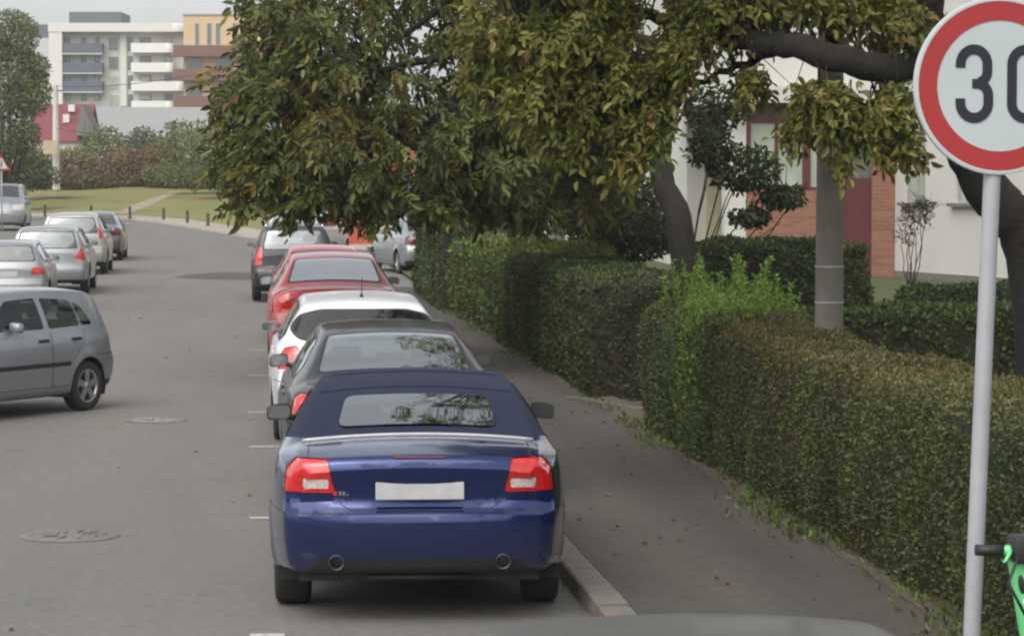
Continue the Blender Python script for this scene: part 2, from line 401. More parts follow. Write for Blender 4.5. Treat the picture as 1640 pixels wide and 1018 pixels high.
DG = None
def surf(px, py):
    """where the sight line of a photo pixel meets the grassy bank"""
    global DG
    if DG is None:
        from mathutils.bvhtree import BVHTree
        DG = BVHTree.FromPolygons([v.co for v in mound.data.vertices], [p.vertices for p in mound.data.polygons])
    d = Vector(at(px, py, 1.0) - CAM); h = DG.ray_cast(Vector(CAM), d.normalized())
    return h[0]
# trodden path up the bank
bm = bmesh.new(); rows = []
PTH = ((186, 343, 20), (215, 333, 18), (245, 321, 14), (275, 309, 10), (300, 300, 7), (318, 296, 5))
for t in np.linspace(0, 5, 40):
    px, py, hw = (np.interp(t, range(6), [q[k] for q in PTH]) for k in range(3))
    a, b = surf(px - hw, py), surf(px + hw, py)
    if a and b:
        row = []
        for k in range(7):
            q = surf(px - hw + 2 * hw * k / 6, py + math.sin(t * 5 + k) * .3); row.append(bm.verts.new((q or a) + Vector((0, 0, 0.02 if 0 < k < 6 else -.03))))
        rows.append(row)
for a, b in zip(rows, rows[1:]):
    for k in range(6): bm.faces.new((a[k], a[k + 1], b[k + 1], b[k]))
tag(obj('dirt_path', bm, M['soil']), kind='structure')

# painted marks, patch, manholes
def flat_quad(name, pts, mat_, dz=0.004):
    bm = bmesh.new(); bm.faces.new([bm.verts.new((p[0], p[1], rise(p[1]) + dz)) for p in pts]); return obj(name, bm, mat_)
for px, py, wd in ((431, 829, .3), (433, 715, .42), (425, 660, .4), (421, 601, .4), (419, 560, .4), (428, 1017, .2)):
    p = gp(px, py); o = flat_quad('parking_line', [(p[0] - wd / 2, p[1] - .06), (p[0] + wd / 2, p[1] - .06), (p[0] + wd / 2, p[1] + .06), (p[0] - wd / 2, p[1] + .06)], M['mark'])
    tag(o, kind='structure')
p = gp(335, 442)
tag(flat_quad('road_patch', [(p[0] - .9, p[1] - 1), (p[0] + .2, p[1] - 2.2), (p[0] + 1.5, p[1] - 2.6), (p[0] + 1.6, p[1] + 2), (p[0] + .4, p[1] + 2.6), (p[0] - .6, p[1] + 1)], M['patch']), kind='structure')
p = gp(200, 444)
tag(flat_quad('road_seam', [(p[0] - 1, p[1] - .5), (p[0] + 1.6, p[1] - .5), (p[0] + 1.6, p[1] + .5), (p[0] - 1, p[1] + .5)], M['seam'], 0.003), kind='structure')
def manhole(px, py, rad, mats, label):
    p = gp(px, py); root = empty('manhole_cover', (p[0], p[1], rise(p[1])))
    tag(root, label, 'manhole cover', 'manhole covers in the road')
    bm = bmesh.new(); lathe(bm, [(rad * 0.78, 0.009), (rad, 0.009), (rad * 1.03, 0.004)], n=36); obj('frame', bm, mats[0], root)
    bm = bmesh.new()
    rg = lathe(bm, [(rad * 0.77, 0.006), (rad * 0.74, 0.013), (rad * 0.5, 0.013), (rad * 0.45, 0.009), (rad * 0.2, 0.009), (0.01, 0.012)], n=36); bm.faces.new(rg[-1])
    for k in range(10):
        a = k * math.pi / 5; c, s = math.cos(a), math.sin(a); q = Matrix.Rotation(a, 4, 'Z')
        vs = box(bm, rad * 0.3, rad * 0.68, -0.015, 0.015, 0.008, 0.02)
        bmesh.ops.transform(bm, matrix=q, verts=vs)
    obj('lid', bm, mats[1], root)
pal = mat('worn pale concrete lid', (0.22, 0.21, 0.195), 0.8, var=0.3, scale=18)
manhole(250, 673, 0.34, (M['conc'], pal), 'smaller round manhole cover in the road beside the turning silver hatchback')
manhole(112, 858, 0.36, (M['seam'], M['iron']), 'round manhole cover sunk in the asphalt left of the blue convertible')

# ------------------------------------------------------------------ cars
def pchip(pts):
    x = np.array([p[0] for p in pts], float); y = np.array([p[1] for p in pts], float)
    h = np.diff(x); d = np.diff(y) / h; m_ = np.zeros_like(y)
    for i in range(1, len(x) - 1):
        if d[i - 1] * d[i] > 0:
            w1, w2 = 2 * h[i] + h[i - 1], h[i] + 2 * h[i - 1]; m_[i] = (w1 + w2) / (w1 / d[i - 1] + w2 / d[i])
    m_[0], m_[-1] = d[0], d[-1]
    def f(q):
        q = np.clip(q, x[0], x[-1]); i = np.clip(np.searchsorted(x, q) - 1, 0, len(h) - 1); t = (q - x[i]) / h[i]
        return y[i] * (1 + 2 * t) * (1 - t) ** 2 + h[i] * m_[i] * t * (1 - t) ** 2 + y[i + 1] * t * t * (3 - 2 * t) + h[i] * m_[i + 1] * t * t * (t - 1)
    return f

def rpoly(pts, r=0.04, n=4):
    """round the corners of a convex polygon"""
    out = []; k = len(pts)
    for i in range(k):
        p = np.array(pts[i], float); a = np.array(pts[i - 1], float) - p; b = np.array(pts[(i + 1) % k], float) - p
        la, lb = np.linalg.norm(a), np.linalg.norm(b); rr = min(r, 0.45 * la, 0.45 * lb)
        A, B = p + a / la * rr, p + b / lb * rr
        for t in np.linspace(0, 1, n): out.append(tuple((1 - t) ** 2 * A + 2 * t * (1 - t) * p + t * t * B))
    return out

class Body:
    """lofted car shell; rear at y=0, front at y=L until it is centred"""
    K = 8
    def __init__(s, sp):
        s.sp = sp; L, W, H = sp['L'], sp['W'], sp['H']; l0, w0, h0 = sp['base']
        s.fy, s.fx, s.fz = L / l0, W / w0, H / h0
        sc = lambda pts, k: [(a * s.fy, b * k) for a, b in pts]
        top = pchip(sc(sp['top'], s.fz)); belt = pchip(sc(sp['belt'], s.fz)); wr = pchip(sc(sp['wr'], s.fx))
        rp = pchip([(a * s.fz, b) for a, b in sp['rear']]); fp = pchip([(a * s.fz, b) for a, b in sp['front']])
        step = sp.get('step', 0.06); rr, rf = sp.get('rr', 0.09), sp.get('rf', 0.16)
        yy = np.linspace(0, L, 900); arc = np.concatenate([[0], np.cumsum(np.hypot(np.diff(yy), np.diff(top(yy))))])
        st = list(np.interp(np.linspace(0, arc[-1], int(arc[-1] / step)), arc, yy))
        st += [rr * q for q in (0, .02, .08, .18, .34, .55, .8, 1)] + [L - rf * q for q in (0, .02, .08, .18, .34, .55, .8, 1)]
        st += [q * s.fy for q in sp.get('breaks', ())]
        st = sorted(st); s.st = [st[0]]
        brk = {round(q * s.fy, 5) for q in sp.get('breaks', ())}
        for q in st[1:]:
            if q - s.st[-1] > 0.006 or round(q, 5) in brk or q == L:
                if q - s.st[-1] < 0.006 and len(s.st) > 1: s.st[-1] = q
                else: s.st.append(q)
        K = s.K; Wh = W / 2; s.bm = bm = bmesh.new(); s.reg = bm.faces.layers.int.new('reg'); s.sti = bm.faces.layers.int.new('sti')
        zl0 = sp.get('zl', 0.2)
        ya, yb, ra = sp['ax'][0] * s.fy, sp['ax'][1] * s.fy, sp['rw'] + 0.05
        s.ya, s.yb, s.ra = ya, yb, ra
        rows = []
        for y in s.st:
            dr, df = y, L - y; e = 0
            if dr < rr: e = rr - math.sqrt(max(0, rr * rr - (rr - dr) ** 2))
            if df < rf: e = max(e, rf - math.sqrt(max(0, rf * rf - (rf - df) ** 2)))
            pl = 1 - sp.get('pr', .07) * max(0, 1 - dr / 0.8) ** 2 - 0.13 * max(0, 1 - df / 0.9) ** 2
            w_ = Wh * pl - e; zt = float(top(y)) - e * 0.8; zb = float(belt(y)) - e * 0.9; zl = zl0 + e * 0.5 + 0.05 * max(0, 1 - dr / 0.6) + 0.03 * max(0, 1 - df / 0.6)
            wt = min(float(wr(y)) - e * 0.6, w_ * 0.955); zb = min(zb, zt - 0.012)
            zm = zl + (zb - zl) * 0.55
            crown = sp.get('crown', 0.035) * (wt / 0.6)
            side = [(w_ * 0.90, zl), (w_ * 0.955, zl + 0.035), (w_ * 0.978, zl + 0.09), (w_ * 0.988, zl + 0.16)]
            for t in np.linspace(0.25, 1, 7):
                z = zl + 0.16 + (zb - zl - 0.16) * t
                x = w_ * (1.0 - 0.012 * ((z - zm) / 0.25) ** 2) if z < zm else w_ * (1 - 0.045 * ((z - zm) / max(0.05, zb - zm)) ** 2.4)
                side.append((x, z))
            A = np.array((w_ * 0.948, zb + 0.006)); B = np.array((wt, zt - crown)); C = np.array((wt * 0.8, zt - crown * 0.62))
            tb = 0.9
            P = A + (B - A) * tb; bow = 0.012
            green = []
            for t in np.linspace(0, 1, 9)[0:]:
                q = A + (P - A) * t; green.append((q[0] + bow * 4 * t * (1 - t) * min(1, (zt - zb) / 0.3), q[1]))
            corner = []
            Q = B + (C - B) * 0.45
            for t in np.linspace(0, 1, 5)[1:]: corner.append(tuple((1 - t) ** 2 * P + 2 * t * (1 - t) * B + t * t * Q))
            half = side + green + corner
            xt, ztq = half[-1]
            topc = [(xt * (1 - k / K), (zt - crown * (xt * (1 - k / K) / wt) ** 2)) for k in range(1, K)]
            zc0 = zt - crown * (xt / wt) ** 2
            topc = [(x, z + (ztq - zc0) * (x / xt) ** 2) for x, z in topc]
            bot = [(half[0][0] * k / K, zl) for k in range(1, K)]
            rows.append((half, topc + [(0, zt)], [(0, zl)] + bot, dr, df))
        s.ns = 11; s.ngr = 9 + 4
        kr, kf = sp.get('plan_rear', 0.13), sp.get('plan_front', 0.3)
        def place(x, y, z, dr, df):
            wr_ = max(0, 1 - dr / 0.7) ** 1.5; wf_ = max(0, 1 - df / 0.9) ** 1.5
            yo = y + wr_ * (float(rp(z)) + kr * (abs(x) / Wh) ** 2.6) - wf_ * (float(fp(z)) + kf * (abs(x) / Wh) ** 2.4)
            if abs(x) > Wh * 0.8 and sp.get('flare', 0.014):
                for yc in (ya, yb):
                    d = math.hypot(y - yc, z - sp['rw'])
                    if d < ra + 0.2: x += math.copysign(sp.get('flare', 0.014) * math.exp(-((d - ra) / 0.07) ** 2), x)
            return (x, yo, z)
        V = []
        for (half, topc, bot, dr, df), y in zip(rows, s.st):
            ring = []   # full ring: bottom centre -> right side -> top centre -> left side
            rt = bot + half + topc
            pr = [bm.verts.new(place(x, y, z, dr, df)) for x, z in rt]
            pl_ = [bm.verts.new(place(-x, y, z, dr, df)) for x, z in rt[1:-1]]
            V.append((pr, pl_))
        nb = K; nh = len(rows[0][0]); n = nb + nh + K
        def region(j):
            if j < nb: return 0
            if j < nb + 10: return 1
            if j < nb + nh - 1: return 2
            return 3
        for i in range(len(V) - 1):
            (a, al), (b, bl) = V[i], V[i + 1]
            for j in range(n - 1):
                f = bm.faces.new((a[j], b[j], b[j + 1], a[j + 1])[::-1]); f[s.reg] = region(j); f[s.sti] = i
            fl = [a[0]] + al + [a[-1]]; gl_ = [b[0]] + bl + [b[-1]]
            for j in range(n - 1):
                f = bm.faces.new((fl[j], gl_[j], gl_[j + 1], fl[j + 1])); f[s.reg] = region(j); f[s.sti] = i
        for end, (i, rg) in enumerate(((0, 4), (len(V) - 1, 5))):
            pr, pl_ = V[i]; half, topc, bot, dr, df = rows[i]; y = s.st[i]
            lft = [pr[0]] + pl_ + [pr[-1]]
            xb = half[0][0]; cols = 2 * K + 1
            grid = []
            brow = [lft[k] for k in range(K, 0, -1)] + [pr[k] for k in range(0, K + 1)]
            tidx = nb + nh - 1
            trow = [lft[tidx + k] for k in range(0, K)] + [pr[-1]] + [pr[tidx + k] for k in range(K - 1, -1, -1)]
            zb_c = [bot[0][1]] * cols
            tz = [half[-1][1]] + [q[1] for q in topc]; zt_c = tz[:] + tz[:-1][::-1]
            grid.append(brow)
            for r_ in range(1, nh - 1):
                x, z = half[r_]; f_ = (z - half[0][1]) / (half[-1][1] - half[0][1]); row = []
                for c in range(cols):
                    t = (c - K) / K
                    if c == 0: row.append(lft[nb + r_])
                    elif c == cols - 1: row.append(pr[nb + r_])
                    else: row.append(bm.verts.new(place(x * t, y, zb_c[c] + f_ * (zt_c[c] - zb_c[c]), dr, df)))
                grid.append(row)
            grid.append(trow)
            for ra_, rb_ in zip(grid, grid[1:]):
                for c in range(cols - 1):
                    q = (ra_[c], ra_[c + 1], rb_[c + 1], rb_[c])
                    f = bm.faces.new(q if end == 0 else q[::-1]); f[s.reg] = rg; f[s.sti] = 0 if end == 0 else len(V)
        bmesh.ops.translate(bm, verts=bm.verts, vec=(0, -L / 2, 0)); s.L = L
        bm.normal_update()
    def cut(s, planes, regs, test=None, mi=None):
        """slice the faces by outward planes (co, no); return those inside them all"""
        bm = s.bm; fs = [f for f in bm.faces if f[s.reg] in regs and (mi is None or f.material_index == mi) and (test is None or test(f.calc_center_median()))]
        for co, no in planes:
            co, no = Vector(co), Vector(no)
            cr_ = []
            inside = []
            for f in fs:
                ds = [(v.co - co).dot(no) for v in f.verts]
                if max(ds) <= 1e-5: inside.append(f)
                elif min(ds) < -1e-5: cr_.append(f)
            if cr_:
                geom = set(cr_)
                for f in cr_: geom.update(f.edges); geom.update(f.verts)
                r_ = bmesh.ops.bisect_plane(bm, geom=list(geom), dist=1e-6, plane_co=co, plane_no=no)
                cand = set(cr_) | {g for g in r_['geom'] if isinstance(g, bmesh.types.BMFace)} | {g for g in r_['geom_cut'] if isinstance(g, bmesh.types.BMFace)}
                for e in [g for g in r_['geom_cut'] if isinstance(g, bmesh.types.BMEdge)]: cand.update(f for f in e.link_faces if f[s.reg] in regs)
                inside += [f for f in cand if f.is_valid and (f.calc_center_median() - co).dot(no) < 0]
            fs = list(dict.fromkeys(inside))
        return fs
    def sc(s, axis, a, b):
        """unscaled blueprint coords -> local"""
        if axis == 'X': return (a * s.fy - s.L / 2, b * s.fz)
        if axis == 'Y': return (a * s.fx, b * s.fz)
        return (a * s.fx, b * s.fy - s.L / 2)
    def poly(s, axis, pts, regs, test=None, mi=None, scaled=True, mirror=False):
        P = [s.sc(axis, *p) for p in pts] if scaled else list(pts)
        if mirror: P = [(-a, b) for a, b in P]
        area = sum(P[i - 1][0] * P[i][1] - P[i][0] * P[i - 1][1] for i in range(len(P)))
        if area < 0: P = P[::-1]
        pls = []
        for i in range(len(P)):
            (a0, b0), (a1, b1) = P[i - 1], P[i]
            if math.hypot(a1 - a0, b1 - b0) < 1e-6: continue
            na, nb = (b1 - b0), -(a1 - a0)
            if axis == 'X': pls.append(((0, a0, b0), (0, na, nb)))
            elif axis == 'Y': pls.append(((a0, 0, b0), (na, 0, nb)))
            else: pls.append(((a0, b0, 0), (na, nb, 0)))
        pls = [(c, Vector(n_).normalized()) for c, n_ in pls]
        return s.cut(pls, regs, test, mi)
    def take(s, faces, name, mats, parent, push=0.0, smooth=45):
        """lift faces out of the shell as a part of their own"""
        faces = [f for f in faces if f.is_valid]
        if not faces: return None
        nb = bmesh.new(); vm = {}
        for f in faces:
            vs = []
            for v in f.verts:
                if v not in vm: vm[v] = nb.verts.new(v.co + v.normal * push)
                vs.append(vm[v])
            try: nb.faces.new(vs)
            except ValueError: pass
        bmesh.ops.delete(s.bm, geom=faces, context='FACES')
        return obj(name, nb, mats, parent, smooth)
    def seam(s, axis, pts, regs, width=0.007, test=None, scaled=True, mirror=False):
        P = [s.sc(axis, *p) for p in pts] if scaled else pts
        if mirror: P = [(-a, b) for a, b in P]
        for (a, b) in zip(P, P[1:]):
            a, b = np.array(a), np.array(b); d = (b - a) / max(1e-6, np.linalg.norm(b - a)); n_ = np.array((-d[1], d[0])) * width / 2
            for f in s.poly(axis, [a - n_, b - n_, b + n_, a + n_], regs, test, scaled=False): f.material_index = 1

def make_wheel(root, x, y, rw, side, rimmat, tw=0.2, spokes=5):
    bm = bmesh.new(); r = rw; h = tw / 2
    prof = [(r * 0.66, -h * 0.85), (r * 0.80, -h), (r * 0.93, -h * 0.95), (r * 0.985, -h * 0.78), (r, -h * 0.5), (r, h * 0.5), (r * 0.985, h * 0.78), (r * 0.93, h * 0.95), (r * 0.80, h), (r * 0.66, h * 0.85)]
    lathe(bm, prof, 'X', (0, 0, 0), 36)
    wl = obj('wheel', bm, M['rubber'], root); wl.location = (x, y, rw)
    bm = bmesh.new(); o = side * h
    lathe(bm, [(r * 0.67, o * 0.86), (r * 0.62, o * 0.9), (r * 0.60, o * 0.55), (r * 0.58, -o * 0.2)], 'X', (0, 0, 0), 36)
    rg = lathe(bm, [(r * 0.17, o * 0.7), (r * 0.15, o * 0.85), (0.01, o * 0.88)], 'X', (0, 0, 0), 20)
    for k in range(spokes):
        m_ = Matrix.Rotation(2 * math.pi * k / spokes, 4, 'X')
        vs = [bm.verts.new(p) for p in ((o * .5, -.03, r * .12), (o * .5, .03, r * .12), (o * .78, .036, r * .12), (o * .78, -.036, r * .12), (o * .5, -.03, r * .62), (o * .5, .03, r * .62), (o * .84, .042, r * .63), (o * .84, -.042, r * .63))]
        for q in ((0, 1, 2, 3), (4, 7, 6, 5), (0, 4, 5, 1), (2, 6, 7, 3), (1, 5, 6, 2), (0, 3, 7, 4)): bm.faces.new([vs[i] for i in q])
        bmesh.ops.transform(bm, matrix=m_, verts=vs)
    bmesh.ops.recalc_face_normals(bm, faces=bm.faces)
    rim = obj('rim', bm, rimmat, wl)
    bm = bmesh.new(); rg = lathe(bm, [(r * 0.6, 0), (0.02, 0.0)], 'X', (side * -0.02, 0, 0), 24); bm.faces.new(rg[-1]); obj('brake_disc', bm, M['black'], wl)

def make_seats(root, ys, w, zt, m_):
    for y, n in ys:
        for k in range(n):
            x = (k - (n - 1) / 2) * (w if n == 3 else .68)
            bm = bmesh.new()
            vs = box(bm, -.23, .23, -.07, .07, 0.3, zt - .2, bev=0.045); vs2 = [v for v in bm.verts]
            box(bm, -.13, .13, -.05, .05, zt - .16, zt, bev=0.04)
            box(bm, -.24, .24, 0.0, .5, .25, .42, bev=0.04)
            o = obj('seat', bm, m_, root, 60); o.location = (x, y, 0); o.rotation_euler = (R(-8) * -1, 0, 0)

STY = {}
STY['cabrio'] = dict(base=(4.57, 1.777, 1.39),
    top=[(0, .99), (.08, 1.01), (.3, 1.05), (.58, 1.075), (.62, 1.085), (.8, 1.165), (1.0, 1.255), (1.2, 1.32), (1.5, 1.37), (1.95, 1.395), (2.3, 1.38), (2.5, 1.33), (3.15, 1.0), (3.25, .97), (4.1, .84), (4.45, .72), (4.57, .62)],
    belt=[(0, .86), (.25, .935), (.6, .975), (1.3, .965), (2, .93), (3.2, .90), (4.0, .80), (4.57, .52)],
    wr=[(0, .70), (.4, .715), (.6, .705), (.8, .695), (1.2, .66), (1.6, .62), (2.3, .585), (2.6, .60), (3.2, .70), (4.0, .68), (4.57, .5)],
    rear=[(.2, .10), (.3, .075), (.42, .02), (.56, -.012), (.64, -.018), (.68, .015), (.71, .065), (.80, .055), (.92, .022), (.985, .012), (1.05, .03)],
    front=[(.2, .08), (.35, .01), (.5, 0), (.65, .03), (.8, .1)], ax=(1.0, 3.65), rw=.325, pr=.115, flare=.022, zl=.255, breaks=(.58, .615, 2.45), rr=.07, rf=.2, crown=.03)
STY['sedan'] = dict(base=(4.5, 1.76, 1.43),
    top=[(0, .98), (.05, 1.01), (.3, 1.04), (.55, 1.06), (.68, 1.10), (1.0, 1.24), (1.3, 1.355), (1.55, 1.40), (2.1, 1.43), (2.6, 1.405), (2.85, 1.34), (3.5, 1.0), (3.6, .97), (4.2, .84), (4.4, .74), (4.5, .62)],
    belt=[(0, .88), (.3, .93), (.8, .95), (2, .93), (3.4, .90), (4.1, .80), (4.5, .52)],
    wr=[(0, .66), (.4, .71), (.6, .70), (1.0, .61), (1.4, .555), (1.8, .55), (2.6, .55), (2.9, .58), (3.5, .70), (4.1, .67), (4.5, .5)],
    rear=[(.2, .10), (.3, .06), (.45, .0), (.6, -.01), (.66, .02), (.72, .045), (.9, .04), (1.0, .06), (1.1, .1)],
    front=[(.2, .08), (.35, .01), (.5, 0), (.65, .03), (.8, .1)], ax=(.98, 3.66), rw=.31, rr=.07, rf=.2, crown=.035,
    dlo=[(.98, 1.0), (1.0, 1.1), (1.45, 1.31), (2.1, 1.345), (2.62, 1.31), (3.2, 1.0), (3.2, .965)],
    panes=[[(1.04, 1.0), (1.05, 1.09), (1.32, 1.23), (1.32, 1.0)], [(1.36, .99), (1.36, 1.25), (1.46, 1.29), (2.02, 1.325), (2.06, .985)], [(2.13, .985), (2.10, 1.325), (2.58, 1.29), (3.1, .99)]],
    rw_poly=('Z', [(-.60, .70), (-.50, 1.32), (.50, 1.32), (.60, .70)]), ws_poly=('Z', [(-.62, 3.44), (-.50, 2.83), (.50, 2.83), (.62, 3.44)]),
    tail=[(.50, .74), (.53, .95), (.90, .95), (.90, .74)], tail_y=.28, head=[(.42, .60), (.45, .74), (.9, .80), (.9, .60)], plate_z=.80)
STY['hatch'] = dict(base=(4.2, 1.78, 1.48),
    top=[(0, .96), (.03, .99), (.14, 1.11), (.30, 1.27), (.42, 1.385), (.50, 1.42), (.9, 1.46), (1.5, 1.48), (2.2, 1.465), (2.5, 1.41), (3.25, 1.04), (3.35, 1.01), (3.95, .86), (4.12, .75), (4.2, .62)],
    belt=[(0, .86), (.3, .95), (.8, .97), (2, .94), (3.2, .92), (3.9, .80), (4.2, .52)],
    wr=[(0, .70), (.15, .68), (.4, .60), (.8, .57), (2.2, .57), (2.6, .60), (3.3, .72), (3.9, .68), (4.2, .5)],
    rear=[(.2, .10), (.3, .05), (.42, .0), (.58, -.01), (.64, .02), (.70, .045), (.9, .05), (1.0, .06), (1.3, .08)],
    front=[(.2, .08), (.35, .01), (.5, 0), (.65, .03), (.8, .1)], ax=(.80, 3.38), rw=.31, rr=.07, rf=.2, crown=.04,
    dlo=[(.42, 1.08), (.62, 1.32), (.9, 1.365), (1.6, 1.395), (2.3, 1.36), (2.98, 1.02), (2.98, .985), (.6, 1.02)],
    panes=[[(.60, 1.06), (.70, 1.30), (.86, 1.33), (.93, 1.05)], [(.98, 1.04), (.93, 1.335), (1.6, 1.365), (1.66, 1.01)], [(1.74, 1.005), (1.69, 1.365), (2.28, 1.335), (2.88, 1.01)]],
    rw_poly=('Y', [(-.63, 1.06), (-.52, 1.35), (.52, 1.35), (.63, 1.06)]), ws_poly=('Z', [(-.64, 3.2), (-.52, 2.5), (.52, 2.5), (.64, 3.2)]),
    tail=[(.52, .74), (.60, 1.0), (.92, 1.0), (.92, .74)], tail_y=.26, head=[(.42, .62), (.45, .76), (.9, .84), (.9, .62)], plate_z=.78)
STY['suv'] = dict(base=(4.35, 1.82, 1.66),
    top=[(0, 1.06), (.02, 1.10), (.08, 1.26), (.17, 1.46), (.24, 1.56), (.34, 1.60), (.8, 1.645), (1.6, 1.66), (2.3, 1.64), (2.6, 1.58), (3.3, 1.16), (3.4, 1.13), (4.05, 1.0), (4.25, .88), (4.35, .72)],
    belt=[(0, .98), (.3, 1.05), (.8, 1.06), (2, 1.04), (3.2, 1.02), (4.0, .94), (4.35, .62)],
    wr=[(0, .74), (.1, .72), (.3, .645), (.8, .63), (2.2, .62), (2.7, .65), (3.3, .74), (4.0, .71), (4.35, .55)],
    rear=[(.2, .10), (.3, .05), (.45, .0), (.62, -.01), (.7, .03), (.9, .05), (1.1, .06), (1.4, .08)],
    front=[(.2, .08), (.35, .01), (.6, 0), (.75, .03), (.9, .1)], ax=(.84, 3.5), rw=.34, rr=.07, rf=.2, crown=.04, zl=.25,
    dlo=[(.30, 1.15), (.42, 1.49), (.8, 1.53), (1.6, 1.56), (2.4, 1.52), (3.0, 1.13), (3.0, 1.10), (.5, 1.11)],
    panes=[[(.36, 1.15), (.47, 1.46), (.88, 1.50), (.92, 1.14)], [(.98, 1.13), (.94, 1.505), (1.64, 1.53), (1.70, 1.11)], [(1.78, 1.11), (1.73, 1.53), (2.36, 1.49), (2.92, 1.12)]],
    rw_poly=('Y', [(-.66, 1.12), (-.56, 1.50), (.56, 1.50), (.66, 1.12)]), ws_poly=('Z', [(-.66, 3.25), (-.55, 2.6), (.55, 2.6), (.66, 3.25)]),
    tail=[(.68, .80), (.66, 1.18), (.93, 1.18), (.93, .80)], tail_y=.2, head=[(.44, .72), (.46, .90), (.92, .96), (.92, .72)], plate_z=.86)

STY['polo'] = dict(STY['hatch']); STY['polo'].update(step=.05, base=(3.72, 1.655, 1.43), ax=(.66, 3.07), rw=.285,
    top=[(0, .94), (.02, .98), (.07, 1.08), (.15, 1.22), (.23, 1.325), (.33, 1.375), (.8, 1.415), (1.3, 1.43), (1.9, 1.42), (2.2, 1.37), (2.85, 1.01), (2.95, .98), (3.5, .84), (3.65, .73), (3.72, .6)],
    belt=[(0, .84), (.3, .92), (.8, .93), (2, .91), (2.9, .89), (3.5, .78), (3.72, .5)],
    wr=[(0, .66), (.15, .63), (.4, .56), (.8, .54), (1.9, .54), (2.3, .57), (2.9, .66), (3.5, .62), (3.72, .48)],
    dlo=[(.44, .97), (.58, 1.25), (.85, 1.305), (1.4, 1.335), (2.0, 1.31), (2.6, .97), (2.6, .945)],
    panes=[[(.52, .985), (.60, 1.18), (.73, 1.25), (.73, .98)], [(.755, .98), (.755, 1.255), (.9, 1.28), (1.29, 1.305), (1.32, .965)], [(1.41, .965), (1.38, 1.31), (1.9, 1.29), (2.46, .965)]],
    rw_poly=('Y', [(-.58, 1.0), (-.48, 1.3), (.48, 1.3), (.58, 1.0)]), ws_poly=('Z', [(-.58, 2.8), (-.48, 2.2), (.48, 2.2), (.58, 2.8)]),
    tail=[(.50, .70), (.52, .92), (.86, .92), (.86, .70)], tail_y=.14, head=[(.40, .58), (.42, .72), (.85, .78), (.85, .58)], plate_z=.74)

